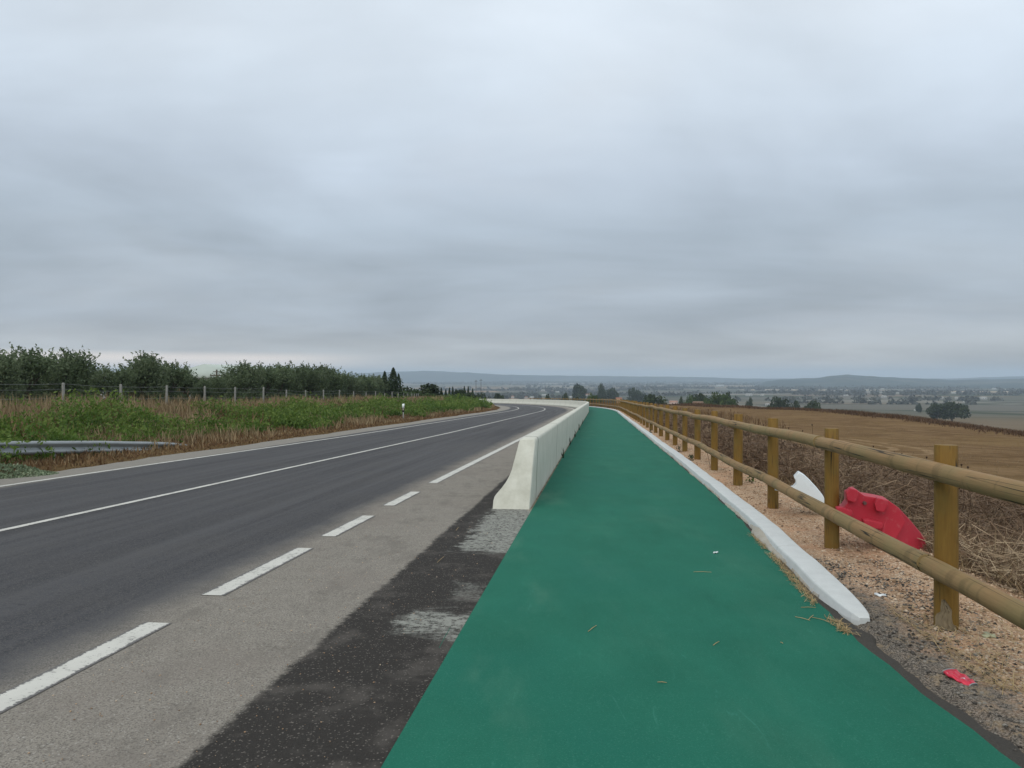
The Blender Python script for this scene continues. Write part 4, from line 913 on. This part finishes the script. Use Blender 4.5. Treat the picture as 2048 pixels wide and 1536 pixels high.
# ------------------------------------------------------------------ plastic barriers lying behind the fence
def shell(pts, y, th, zc=None):
    """outline in photo pixels at distance y -> solid of thickness th going away"""
    bm = bmesh.new(); vs = [bm.verts.new(((px - 1024) / F * y, y, CAMH - (py - HZ) / F * y)) for px, py in pts]; f = bm.faces.new(vs)
    r = bmesh.ops.extrude_face_region(bm, geom=[f]); ex = [e for e in r['geom'] if isinstance(e, bmesh.types.BMVert)]
    bmesh.ops.translate(bm, verts=ex, vec=(th * .35, th, -th * .05)); bmesh.ops.recalc_face_normals(bm, faces=bm.faces); return bm
def Z(zx, zy): return (1520 + zx / 5.12, 840 + zy / 5.12)
def plastic_barriers():
    y = 7.15; loc = Vector(((1765 - 1024) / F * y, y + .3, 0)); loc.z = h1(loc.x, loc.y)
    t = thing('plastic_barrier', loc, 'red plastic traffic barrier lying on its side in the brush behind the fence', 'barrier')
    def add(name, pts, yy, th, bev=.007, sub=None, mat=MRED):
        bm = shell([Z(*p) for p in pts], yy, th); bmesh.ops.bevel(bm, geom=list(bm.edges), offset=bev, segments=2, profile=.6, affect='EDGES')
        bmesh.ops.translate(bm, verts=bm.verts, vec=-loc); return bm_obj(name, bm, mat, t, False)
    # end wall (recessed face) and the sloping flank that runs to the ground
    add('body', [(785, 905), (868, 905), (905, 850), (900, 760), (985, 715), (1075, 778), (1210, 800), (1320, 825), (1425, 900), (1500, 1050), (1380, 1260), (1250, 1220), (1050, 1115), (900, 1040), (800, 985)], y, .34)
    bm = bmesh.new()
    def P(zx, zy, yy): px, py = Z(zx, zy); return bm.verts.new(((px - 1024) / F * yy, yy, CAMH - (py - HZ) / F * yy))
    a = [P(1310, 822, y + .01), P(1425, 895, y + .01), P(1445, 930, y + .03), P(1300, 1255, y - .015), P(1180, 1200, y - .01)]
    top = [P(1425, 893, y + .03), P(1560, 1040, y + .22), P(1705, 1215, y + .38), P(1735, 1440, y + .38), P(1500, 1370, y + .1), P(1250, 1225, y - .02), P(1215, 1260, y - .02), P(1290, 1010, y)]
    bmesh.ops.delete(bm, geom=a, context='VERTS')
    f = bm.faces.new(top); r = bmesh.ops.extrude_face_region(bm, geom=[f]); ex = [e for e in r['geom'] if isinstance(e, bmesh.types.BMVert)]
    bmesh.ops.translate(bm, verts=ex, vec=(.10, .40, -.02)); bmesh.ops.recalc_face_normals(bm, faces=bm.faces)
    bmesh.ops.bevel(bm, geom=list(bm.edges), offset=.02, segments=3, profile=.6, affect='EDGES'); bmesh.ops.translate(bm, verts=bm.verts, vec=-loc); bm_obj('flank', bm, MRED, t, True)
    # coupling lugs standing proud of the end wall
    add('lug', [(888, 745), (930, 697), (1003, 722), (1010, 790), (985, 850), (905, 830), (893, 780)], y - .09, .13, .010)
    add('lug', [(1180, 862), (1215, 800), (1318, 825), (1320, 880), (1275, 950), (1200, 935)], y - .09, .13, .010)
    add('lug', [(788, 900), (848, 897), (955, 935), (950, 985), (850, 985), (790, 955)], y - .09, .13, .010)
    add('lug', [(1062, 1020), (1110, 1022), (1265, 1062), (1262, 1120), (1130, 1120), (1080, 1090)], y - .09, .13, .010)
    b = MB(); px, py = Z(1072, 850); c = Vector(((px - 1024) / F * y, y - .012, CAMH - (py - HZ) / F * y)) - loc; b.tube([c + Vector((0, .02, 0)), c + Vector((0, -.012, 0))], [.018, .016], 10); obj('drain_plug', b.mesh('drain_plug', flat('dark plug', (.12, .06, .06))), t)
    yy = 9.2; loc2 = Vector(((1615 - 1024) / F * yy, yy + .1, 0)); loc2.z = h1(loc2.x, loc2.y)
    t2 = thing('plastic_barrier', loc2, 'white plastic traffic barrier tipped on end behind the fence, left of the red one', 'barrier')
    bm = shell([Z(*p) for p in [(150, 720), (255, 694), (300, 705), (345, 695), (375, 660), (372, 625), (352, 590), (400, 537), (460, 572), (520, 628), (600, 715), (660, 790), (680, 880), (640, 925), (400, 810), (250, 740)]], yy, .30)
    bmesh.ops.bevel(bm, geom=list(bm.edges), offset=.012, segments=3, profile=.6, affect='EDGES'); bmesh.ops.translate(bm, verts=bm.verts, vec=-loc2); bm_obj('body', bm, MWHT, t2, True)
    if 0: bm = shell([Z(*p) for p in [(420, 700), (500, 690), (560, 760), (560, 860), (430, 820)]], yy - .02, .06)
plastic_barriers()

# ------------------------------------------------------------------ litter, straw, stones
def plane_pt(px, py):
    y = CAMH / ((py - HZ) / F - SL); return Vector(((px - 1024) / F * y, y, -SL * y))
def can():
    p = gp(1925, 1365); t = thing('crushed_can', p, 'flattened red drink can lying on gravel near the path edge', 'can'); t.rotation_euler = (0, 0, -math.radians(75)); t.rotation_euler[1] = .1; t.scale = (1.1, 1.15, 1.2)
    n, m = 30, 32; V = []; L = .135; rr = np.random.default_rng(3)
    for i in range(n):
        f = i / (n - 1); x = (f - .5) * L; w_ = .037 * (1 - .42 * max(0, (f - .55) / .45) ** 1.5) * (1 if f > .06 else .92); h_ = .0095 + .003 * math.sin(f * 9)
        for j in range(m):
            a = 2 * PI * j / m; cy = math.copysign(abs(math.cos(a)) ** .8, math.cos(a)) * w_; cz = math.copysign(abs(math.sin(a)) ** .8, math.sin(a)) * h_
            if 1 < i < n - 2: cz += .0028 * math.sin(x * 130 + cy * 90) * (1 if cz > 0 else .3) + .0018 * math.sin(cy * 200 - x * 60); cy += .003 * math.sin(x * 75 + 1)
            V.append((x, cy, cz + .013))
    q = [(i * m + j, i * m + (j + 1) % m, (i + 1) * m + (j + 1) % m, (i + 1) * m + j) for i in range(n - 1) for j in range(m)]
    w = W('can print', .35, .5); c = w.objc(); n1 = w.noise(c, 70, 4, .7); k = w.mix(w.noise(c, 30, 3), (.50, .015, .04), (.66, .05, .09))
    k = w.mix(w.stp(.62, .68, n1), k, (.62, .55, .56)); X = w.sep(c)
    blob = w.mth('ADD', w.mth('ABSOLUTE', w.mth('SUBTRACT', X[0], .016)), w.mth('ABSOLUTE', w.mth('ADD', X[1], .006))); k = w.mix(w.stp(.014, .010, blob), k, (.6, .6, .62))
    w.col(k); w.b.inputs['Metallic'].default_value = .3; w.bump(n1, .4, .004)
    obj('wall', mesh('wall', V, np.array(q), w.m, smooth=True), t)
    for e, sg, ww in ((0, -1, .037), (n - 1, 1, .022)):
        b = MB(); pts = [((e / (n - 1) - .5) * L + sg * .003, math.cos(a) * ww, .013 + math.sin(a) * .010) for a in np.linspace(0, 2 * PI, 17)]; b.tube(pts, .0028, 6, False)
        ring = [(p_[0] - sg * .002, p_[1], p_[2]) for p_ in pts[:-1]]; b.add(ring + [((e / (n - 1) - .5) * L, 0, .013)], [(i, (i + 1) % 16, 16, 16) for i in range(16)])
        obj('rim', b.mesh('rim', MGALV, True), t)
can()
def scraps():
    for px, py, lab, sh in ((1762, 1194, 'white scrap of torn plastic on the gravel by the kerb end', 'a'), (1980, 1276, 'pale flat stone chip in front of the nearest fence post', 'b'), (1433, 1110, 'small white feather-like scrap lying on the green path', 'c')):
        p = gp(px, py) if sh != 'c' else plane_pt(px, py) + Vector((0, 0, .012)); b = MB(); k = {'a': .042, 'b': .055, 'c': .028}[sh]
        n = 12; top = []; 
        for i in range(n):
            a = 2 * PI * i / n; r_ = k * (.65 + .45 * abs(math.sin(a * 1.5 + px))); top.append((math.cos(a) * r_ * (1 if sh != 'c' else 1.1), math.sin(a) * r_ * (.7 if sh != 'c' else .35), .008 + .01 * abs(math.sin(a * 2))))
        low = [(x * .95, y * .95, z - .008) for x, y, z in top]; b.add(top + low + [(0, 0, .014), (0, 0, .0)], [(i, (i + 1) % n, 2 * n, 2 * n) for i in range(n)] + [(i, i + n, (i + 1) % n + n, (i + 1) % n) for i in range(n)] + [(n + (i + 1) % n, n + i, 2 * n + 1, 2 * n + 1) for i in range(n)])
        o = obj('plastic_scrap' if sh != 'b' else 'stone_chip', b.mesh('scrap', MWHT if sh != 'b' else flat('pale stone', (.38, .38, .25), .9)), None, p); o.rotation_euler[2] = px; tag(o, lab, 'scrap' if sh != 'b' else 'stone')
    st = [((1388, 1148), (1424, 1149), 'straight pale straw lying across the middle of the green path'), ((1177, 1269), (1194, 1257), 'short slanted straw left of the middle of the path'), ((1428, 1297), (1440, 1290), 'short brown straw bit right of the path middle'), ((1316, 1372), (1335, 1374), 'short bright straw nearest to the camera on the path'),
          ((1592, 1239), (1622, 1247), 'thin straw of the small heap near the kerb end, left stalk'), ((1618, 1246), (1629, 1236), 'short straw standing up in the small heap near the kerb end'), ((1625, 1240), (1662, 1250), 'long thin straw of the small heap near the kerb end, right stalk'), ((1604, 1220), (1634, 1221), 'pale straw lying above the small heap near the kerb end'), ((1563, 1291), (1568, 1294), 'tiny tan crumb of straw below the small heap on the path'),
          ((878, 1302), (900, 1262), 'green tinted thin blade lying over the cement spill'), ((874, 1129), (888, 1117), 'pale twig on the dark asphalt left of the path'), ((912, 1064), (917, 1058), 'small pale straw on the asphalt before the barrier end')]
    for a, c, lab in st:
        A = plane_pt(*a) + Vector((0, 0, .014)); B = plane_pt(*c) + Vector((0, 0, .016)); m = (A + B) / 2 + Vector((0, 0, .003)); b = MB(); b.tube([A - A, m - A, B - A], [.0018, .0021, .0014], 5)
        green = 'green' in lab.split(' ')[0]; me = b.mesh('straw', MSTRAW if not green else MPATH); o = obj('straw', me, None, A); tag(o, lab, 'straw', 'loose straws on the path and asphalt')
        if not green: at_ = me.attributes.new('tint', 'FLOAT', 'POINT'); at_.data.foreach_set('value', np.full(len(me.vertices), random.uniform(.4, .9), np.float32))
scraps()
def litter_fields():
    # straw heaped along the kerb foot and on the near gravel
    n = 900; s = 4.9 + 3.4 * rng.random(n) ** 1.2; o = GE(s) + rng.normal(0, .018, n) + .02; P = []
    x, y = ref(s, o); dens = (fbm(x, y, 3.5, 77) > -.3); x, y = x[dens], y[dens]
    n2 = 1300; s2 = 2.4 + 3.2 * rng.random(n2); o2 = -2.86 - .75 * rng.random(n2) ** 1.6; x2, y2 = ref(s2, o2); k = fbm(x2, y2, 2.6, 78) > -.15; x = np.concatenate([x, x2[k]]); y = np.concatenate([y, y2[k]])
    n = len(x); _, oo = inv(x, y); z = np.where(oo > GE(_) - .12, -SL * y + .014, H(x, y) + .012) + .012 * rng.random(n); L = .02 + .055 * rng.random(n) ** 2 + np.where(oo < -2.8, .05 * rng.random(n) ** 2, 0)
    _, o_ = inv(x, y); a = rng.normal(1.45, .6, n); d = np.stack([np.cos(a), np.sin(a), rng.normal(0, .10, n)], 1) * L[:, None]; e = np.stack([-np.sin(a), np.cos(a), 0 * a], 1) * .0016; c = np.stack([x, y, z], 1)
    v = np.stack([c - d - e, c - d + e, c + d + e, c + d - e], 1).reshape(-1, 3)
    tag(obj('straw_litter', mesh('straw_litter', v, np.arange(4 * n).reshape(-1, 4), MSTRAW, tint=np.repeat(rng.random(n), 4))), 'loose straw and pine-like litter along the kerb foot and near gravel', 'litter', kind='stuff')
    # gravel stones: squashed octahedra
    def stones(name, n, s0, s1, o0, o1, size, mat, lab, pw=1.6):
        s = s0 + (s1 - s0) * rng.random(n) ** pw; o = o0 + (o1 - o0) * rng.random(n); x, y = ref(s, o); _, oo = inv(x, y); onroad = oo > GE(_) - .08; z = np.where(onroad, -SL * y + .002, H(x, y))
        sz = size * (.35 + rng.random(n) ** 2.5); base = np.array([(1, 0, 0), (-.9, .2, 0), (.1, 1, 0), (0, -.9, 0), (.1, .1, .6), (0, 0, -.5)])
        J = 1 + rng.uniform(-.35, .35, (n, 6, 3)); a = rng.random(n) * 6.28; c_, s_ = np.cos(a), np.sin(a); B = base[None] * J * sz[:, None, None]
        Rx = B[..., 0] * c_[:, None] - B[..., 1] * s_[:, None]; Ry = B[..., 0] * s_[:, None] + B[..., 1] * c_[:, None]; v = np.stack([Rx + x[:, None], Ry + y[:, None], B[..., 2] + z[:, None] + sz[:, None] * .15], -1).reshape(-1, 3)
        fb = np.array([(0, 2, 4), (2, 1, 4), (1, 3, 4), (3, 0, 4), (2, 0, 5), (1, 2, 5), (3, 1, 5), (0, 3, 5)]); f = (fb[None] + np.arange(n)[:, None, None] * 6).reshape(-1, 3)
        tag(obj(name, mesh(name, v, f, mat, tint=np.repeat(rng.random(n), 6))), lab, 'gravel', kind='stuff')
    w = W('gravel stones', .9, .2); w.col(w.ramp(w.attr('tint'), [(0, (.12, .08, .055)), (.3, (.34, .215, .13)), (.75, (.47, .335, .225)), (1, (.55, .45, .35))]))
    stones('gravel', 17000, 2.2, 26, -4.6, -2.95, .017, w.m, 'tan gravel strewn between the kerb and the fence')
    w2 = W('dark stones', .9, .2); w2.col(w2.ramp(w2.attr('tint'), [(0, (.025, .022, .02)), (.6, (.10, .09, .08)), (1, (.26, .24, .21))]))
    stones('dark_gravel', 5200, 2.2, 7.2, -3.45, -2.60, .012, w2.m, 'dark grey asphalt crumbs beside the near path edge', 1.0)
    stones('road_grit', 900, 2.2, 9, .2, 1.9, .005, w.m, 'tiny pale stones scattered on the pale shoulder', 1.0)
    # succulent patch at the far left by the road
    n = 3600; cx, cy = gp(10, 952).x - .3, gp(10, 952).y + .15; a = rng.random(n) * 6.28; rr = rng.random(n) ** .5; x = cx + np.cos(a) * rr * 1.15; y = cy + np.sin(a) * rr * .75; z = H(x, y) + .03
    hh = .17 * (1 - rr ** 2) * rng.random(n); v, q = cards(np.stack([x, y, z + hh], 1), np.full(n, .055), .5, .6); o = obj('succulent', mesh('succulent', v, q, MSUCC, tint=np.repeat(rng.random(n), 4)))
    tag(o, 'low mat of grey-green succulent spilling onto the road edge at far left', 'plant')
    # little weeds rooted beside the kerb
    for px, py, lab in ((1358, 905, 'small green weed by the kerb, left of the pair'), (1383, 925, 'small green weed by the kerb, nearer of the pair'), (1302, 868, 'tuft of low weeds between kerb and fence further along'), (1502, 965, 'low green leaves at the foot of the fence in the brush'), (1690, 1000, 'green leafy plant between the white and red plastic barriers')):
        p = gp(px, py); n = 60; big = 2.2 if px == 1690 else 1; hh = .17 * big * rng.random(n); c = np.stack([rng.normal(0, .03 * big, n), rng.normal(0, .03 * big, n), hh], 1); v, q = cards(c, np.full(n, .05 * big), .4, .5)
        o = obj('small_weed', mesh('small_weed', v, q, MCYP if px < 1450 else MGREEN, tint=np.repeat(rng.random(n) * .6, 4)), None, p); tag(o, lab, 'weed')
litter_fields()

# ------------------------------------------------------------------ far buildings and poles
WALLW = flat('limewash', (.38, .375, .36), .9, .1, .3); WALLO = flat('ochre render', (.42, .25, .15), .9, .15, .5); ROOFT = flat('clay tiles', (.32, .14, .08), .9, .25, 1.5); ROOFG = flat('pale sheet roof', (.40, .45, .42), .6, .1, .6); DARKW = flat('dark opening', (.03, .03, .035), .4)
def house(px, y, wp, hp, lab, wall=WALLW, roof=ROOFT, basepy=None, nwin=2, gable=False, depth=None, rz=0, name='farmhouse', rise=.28):
    x = (px - 1024) / F * y; g = h1(x, y); wd = wp / F * y; hh = hp / F * y; zb = g if basepy is None else CAMH - (basepy - HZ) / F * y
    t = thing(name, (x, y, min(g, zb)), lab, 'building', None, rz); z0 = 0; z1 = max(zb - min(g, zb), 0) + hh; d = depth or wd * .6
    b = MB(); b.box(-wd / 2, wd / 2, -d / 2, d / 2, -1, z1); obj('wall', b.mesh('wall', wall), t)
    b = MB(); e = .04 * wd; rh = wd * rise * (.6 if not gable else 1)
    if gable:   # ridge runs away from the viewer
        V = [(-wd / 2 - e, -d / 2 - e, z1), (wd / 2 + e, -d / 2 - e, z1), (0, -d / 2 - e, z1 + rh), (-wd / 2 - e, d / 2 + e, z1), (wd / 2 + e, d / 2 + e, z1), (0, d / 2 + e, z1 + rh)]
    else:
        V = [(-wd / 2 - e, -d / 2 - e, z1), (-wd / 2 - e, d / 2 + e, z1), (-wd / 2 - e, 0, z1 + rh), (wd / 2 + e, -d / 2 - e, z1), (wd / 2 + e, d / 2 + e, z1), (wd / 2 + e, 0, z1 + rh)]
    b.add(V, [(0, 1, 2, 2), (3, 5, 4, 4), (0, 3, 4, 1), (1, 4, 5, 2), (2, 5, 3, 0)]); obj('roof', b.mesh('roof', roof), t)
    for k in range(nwin):
        cx = (-.5 + (k + .5) / nwin) * wd * .86; b = MB(); ww = wd * .06; b.box(cx - ww, cx + ww, -d / 2 - .06, -d / 2 + .02, z1 * .35 if z1 < hh * 1.2 else z1 - hh * .7, z1 - hh * .25); obj('window', b.mesh('window', DARKW), t)
    return t
def buildings():
    house(482, 128, 150, 10, 'large building with pale green sheet roof rising behind the olives', WALLW, ROOFG, None, 4, True, 30, .0, 'barn', .16)
    bh = bpy.context.scene.objects['barn']; bh.location.z = CAMH - (755 - HZ) / F * 128 - (10 / F * 128)
    house(362, 100, 26, 26, 'orange walled small house glimpsed between the olives', WALLO, ROOFT, 782, 1)
    house(1396, 232, 19, 6, 'small farmhouse with brown tiled roof behind the field rim', flat('tan render', (.30, .22, .15)), flat('brown tiles', (.20, .13, .09)), 812, 2)
    house(1385, 190, 11, 10, 'tiny ruined tan wall with openings beside the fence tops', flat('tan rubble', (.42, .36, .29)), flat('tan coping', (.40, .34, .27)), 825, 2, name='ruin', rise=.05)
    house(1238, 560, 12, 5, 'ochre house just above the far fence rail', WALLO, ROOFT, 802)
    house(1347, 520, 15, 8, 'pale pink house behind the fence left of the small round tree', flat('pink render', (.45, .33, .28)), flat('pink roof', (.42, .24, .19)), 812)
    L = [(1176, 450, 14, 4, 792, 'white house with pink roof right of the tall tree pair'), (1145, 460, 16, 3, 796, 'low white house under the tall tree pair'), (1220, 520, 9, 3, 791, 'small white house behind the wide grey tree'), (1064, 520, 10, 4, 797, 'white cube house over the middle of the far barrier'), (1026, 520, 10, 4, 796, 'orange roofed house over the left part of the far barrier'), (1088, 700, 12, 3, 792, 'white house right of the cube house over the barrier'), (1086, 1100, 10, 2, 782, 'small white shed in the plain above the barrier'), (1115, 1000, 10, 2, 785, 'second small white shed right in the plain above the barrier'), (1052, 520, 9, 4, 797, 'cream house left of the white cube house'),
         (1498, 900, 16, 4, 792, 'long white shed in the valley above the light green tree'), (1525, 950, 9, 2, 792, 'small white shed right of the long white shed'), (1535, 480, 10, 4, 811, 'white shed just left of the dark rim tree'), (1692, 1100, 11, 2, 792, 'white farm shed above the umbrella shaped tree'), (1768, 1050, 12, 3, 795, 'white farmstead in the plain right of the field crest'), (1795, 1250, 7, 2, 787, 'low white house behind the farmstead'),
         (1737, 1500, 8, 2, 785, 'small white house on the far left edge of the farm belt'), (1762, 1700, 7, 2, 786, 'pale shed between the two far white farmsteads'), (1844, 900, 5, 4, 797, 'slim white house left of the lone oak'), (1884, 900, 7, 5, 798, 'white house with two blocks directly above the lone oak'), (1913, 880, 7, 6, 799, 'tall white house right above the lone oak'), (1908, 1500, 10, 2, 787, 'flat white warehouse behind the oak houses'), (1931, 760, 9, 2, 804, 'low white shed right of the tall white house'), (1967, 850, 16, 5, 799, 'large white farm at the right of the plain'), (1988, 2400, 10, 2, 779, 'far white villa at the foot of the blue hills'), (2010, 2500, 5, 2, 780, 'tiny white villa right of the far villa'), (1765, 2600, 8, 2, 779, 'small white hamlet house at the foot of the hills'), (1830, 440, 4, 4, 822, 'tiny white hut on the slope left of the lone oak'), (1440, 2400, 20, 1.5, 773, 'long pale greenhouse far in the central plain')]
    for px, y, wp, hp, by, lab in L:
        # stand it on the ground: choose distance where the sight line meets the ground
        p = gp(px, by, 60); y2 = p.y; HOUSES.append((px, y2, wp)); house(px, y2, wp * .72, hp * .72, lab, WALLW, ROOFT if any(k in lab for k in ('pink', 'orange', 'cream')) else WALLW, None, 2 if wp > 6 else 1)
    for px, y, tp, lab in ((801.5, 300, 756, 'dark utility pole right of the conifer'), (952, 420, 760, 'left of two utility poles above the verge'), (962, 400, 758, 'right of two utility poles above the verge'), (433.5, 100, 739, 'dark pole with crossbar before the pale roofed building')):
        x = (px - 1024) / F * y; g = h1(x, y); hh = CAMH - (tp - HZ) / F * y - g; t = thing('utility_pole', (x, y, g), lab, 'utility pole', 'utility poles'); b = MB(); b.tube([(0, 0, -.5), (0, 0, hh)], [.16, .11], 7); obj('shaft', b.mesh('shaft', MBARK), t)
        b = MB(); b.box(-.9, .9, -.06, .06, hh - .9, hh - .75); b.box(-.5, .5, -.06, .06, hh - .35, hh - .25)
        for k in (-.8, -.35, .35, .8): b.box(k - .04, k + .04, -.04, .04, hh - .75, hh - .58)
        obj('crossbar', b.mesh('crossbar', MBARK), t)
buildings()
woods()

# ------------------------------------------------------------------ hills
def hills():
    def ridge(name, prof, y0, depth, lab=None):
        px = np.linspace(prof[0][0], prof[-1][0], 260); top = np.interp(px, [p[0] for p in prof], [p[1] for p in prof]); V = []; nr = 9; r = np.random.default_rng(int(y0))
        wob = sum(np.sin(px * f_ + r.random() * 6) * a for f_, a in ((.05, .35), (.11, .25), (.23, .15), (.6, .1)))
        for k in range(nr):
            f = k / (nr - 1); yy = y0 + depth * (f - .5) * 2
            shp = math.sin(PI * f) ** .8 if f not in (0, 1) else 0
            hgt = (CAMH - (top + wob * .35 - HZ) / F * y0 + 41) * shp * (1 + .10 * np.sin(px * .07 + k * 1.7) * (k != (nr - 1) // 2)); V.append(np.stack([(px - 1024) / F * yy, np.full_like(px, yy), -41.5 + hgt], 1))
        m = len(px); i = (np.arange(nr - 1)[:, None] * m + np.arange(m - 1)[None, :]).ravel(); q = np.stack([i, i + 1, i + m + 1, i + m], 1)
        tag(obj(name, fixn(mesh(name, np.concatenate(V), q, MHILL, smooth=True))), kind='structure')
    ridge('hills', [(1500, 772), (1535, 762), (1560, 759), (1600, 757), (1640, 755), (1665, 751.5), (1692, 749), (1720, 751), (1760, 753.5), (1810, 756), (1860, 758), (1900, 760), (1950, 759), (2048, 757), (2200, 754), (2500, 750), (3000, 752)], 3500, 900)
    ridge('hills', [(1700, 776), (1820, 769), (1900, 767), (1960, 766), (2048, 763), (2200, 758), (2600, 756)], 2950, 520)
    ridge('hills', [(1440, 768), (1470, 763), (1490, 759.5), (1510, 761), (1560, 761), (1600, 762)], 4700, 250)
    ridge('hills', [(-900, 750), (200, 752), (640, 748), (700, 747), (800, 743), (870, 742), (930, 745), (1000, 749), (1100, 751), (1250, 752.5), (1400, 754), (1480, 757), (1700, 757), (1900, 757), (2048, 752), (2400, 748)], 5700, 600)
hills()

# ------------------------------------------------------------------ air
def haze():
    b = MB(); b.box(-12500, 12500, -12500, 12500, -45, 92); w = W('haze'); nt = w.nt; nt.nodes.remove(w.b)
    v = w.n('ShaderNodeVolumePrincipled'); v.inputs['Color'].default_value = (.66, .79, .94, 1); v.inputs['Density'].default_value = .00019; v.inputs['Anisotropy'].default_value = .1
    nt.links.new(v.outputs[0], nt.nodes['Material Output'].inputs['Volume'])
    o = obj('haze', b.mesh('haze', w.m)); tag(o, kind='stuff')
haze()

# ------------------------------------------------------------------ sky, sun, camera
def world():
    wd = bpy.data.worlds.new('World'); sc.world = wd; wd.use_nodes = True; nt = wd.node_tree; bg = nt.nodes['Background']
    w = W.__new__(W); w.nt = nt
    sky = w.n('ShaderNodeTexSky', sky_type='NISHITA'); sky.sun_disc = False; sky.sun_elevation = math.radians(40); sky.sun_rotation = math.radians(215)
    g = w.n('ShaderNodeTexCoord').outputs['Generated']; D = w.sep(g); zc = w.mth('MAXIMUM', D[2], 0.0); k = w.mth('ADD', zc, .16)
    pl = w.comb(w.mth('DIVIDE', D[0], k), w.mth('DIVIDE', D[1], k), 0.0)
    el = w.ramp(zc, [(0, (.56, .53, .50)), (.03, (.465, .485, .50)), (.07, (.405, .455, .515)), (.13, (.425, .49, .56)), (.19, (.48, .56, .645)), (.26, (.575, .66, .76)), (.36, (.69, .78, .875)), (.47, (.78, .865, .95)), (1, (.88, .92, .95))])
    n1 = w.noise(w.scl(pl, (.75, .9, 1)), .85, 5, .5, .5); n2 = w.noise(w.scl(pl, (.5, 1.3, 1)), 2.4, 4, .55, .3)
    m = w.mth('ADD', w.mth('MULTIPLY', w.mth('SUBTRACT', n1, .5), 1.05), w.mth('MULTIPLY', w.mth('SUBTRACT', n2, .5), .20))
    m = w.mth('ADD', m, w.mth('MULTIPLY', w.mth('MULTIPLY', w.stp(.25, .55, D[0]), w.stp(.08, .22, D[2])), .14))
    fac = w.mth('ADD', 1.0, m); c = w.mix(1.0, el, w.comb(fac, fac, fac), 'MULTIPLY')
    # warm-ish / bluish patches of cloud
    tn = w.noise(pl, .8, 3); c = w.mix(w.mth('MULTIPLY', w.stp(.45, .7, tn), .35), c, w.mix(1.0, c, (1.06, 1.0, .95), 'MULTIPLY'))
    # thin bright gap under the cloud deck, low in the left
    gap = w.mth('MULTIPLY', w.stp(.034, .022, D[2]), w.mth('MULTIPLY', w.stp(.004, .016, D[2]), w.stp(-.14, -.34, D[0])))
    c = w.mix(gap, c, (1.05, .93, .84))
    s2 = w.mix(1.0, sky.outputs[0], (.08, .08, .08), 'MULTIPLY'); c = w.mix(.07, c, s2)
    back = w.stp(.25, -.75, D[1]); bk = w.mth('ADD', 1.0, w.mth('MULTIPLY', back, .55)); c = w.mix(1.0, c, w.comb(bk, bk, w.mth('SUBTRACT', bk, w.mth('MULTIPLY', back, .10))), 'MULTIPLY')
    w.put(bg.inputs['Color'], c); bg.inputs['Strength'].default_value = 1.0
world()
sd = bpy.data.lights.new('sun', 'SUN'); sd.energy = 1.2; sd.angle = math.radians(38); sd.color = (1, .95, .87); so = bpy.data.objects.new('sun', sd); COL.objects.link(so)
az, elv = math.radians(215), math.radians(40); dv = Vector((math.sin(az) * math.cos(elv), math.cos(az) * math.cos(elv), math.sin(elv))); so.rotation_euler = dv.to_track_quat('Z', 'Y').to_euler(); so.location = (0, 0, 30)
cd_ = bpy.data.cameras.new('camera'); cd_.sensor_width = 36; cd_.lens = F / 2048 * 36; cd_.clip_end = 60000; cd_.clip_start = .05; cam = bpy.data.objects.new('camera', cd_); COL.objects.link(cam); cam.location = (0, 0, CAMH)
cam.rotation_euler = (PI / 2 - math.atan((768 - HZ) / F), 0, 0); sc.camera = cam
vs = sc.view_settings; vs.view_transform = 'Standard'; vs.look = 'None'; vs.exposure = 0; vs.gamma = 1
sc.cycles.use_denoising = True; sc.cycles.max_bounces = 5; sc.cycles.diffuse_bounces = 3; sc.cycles.volume_bounces = 1; sc.cycles.transparent_max_bounces = 8
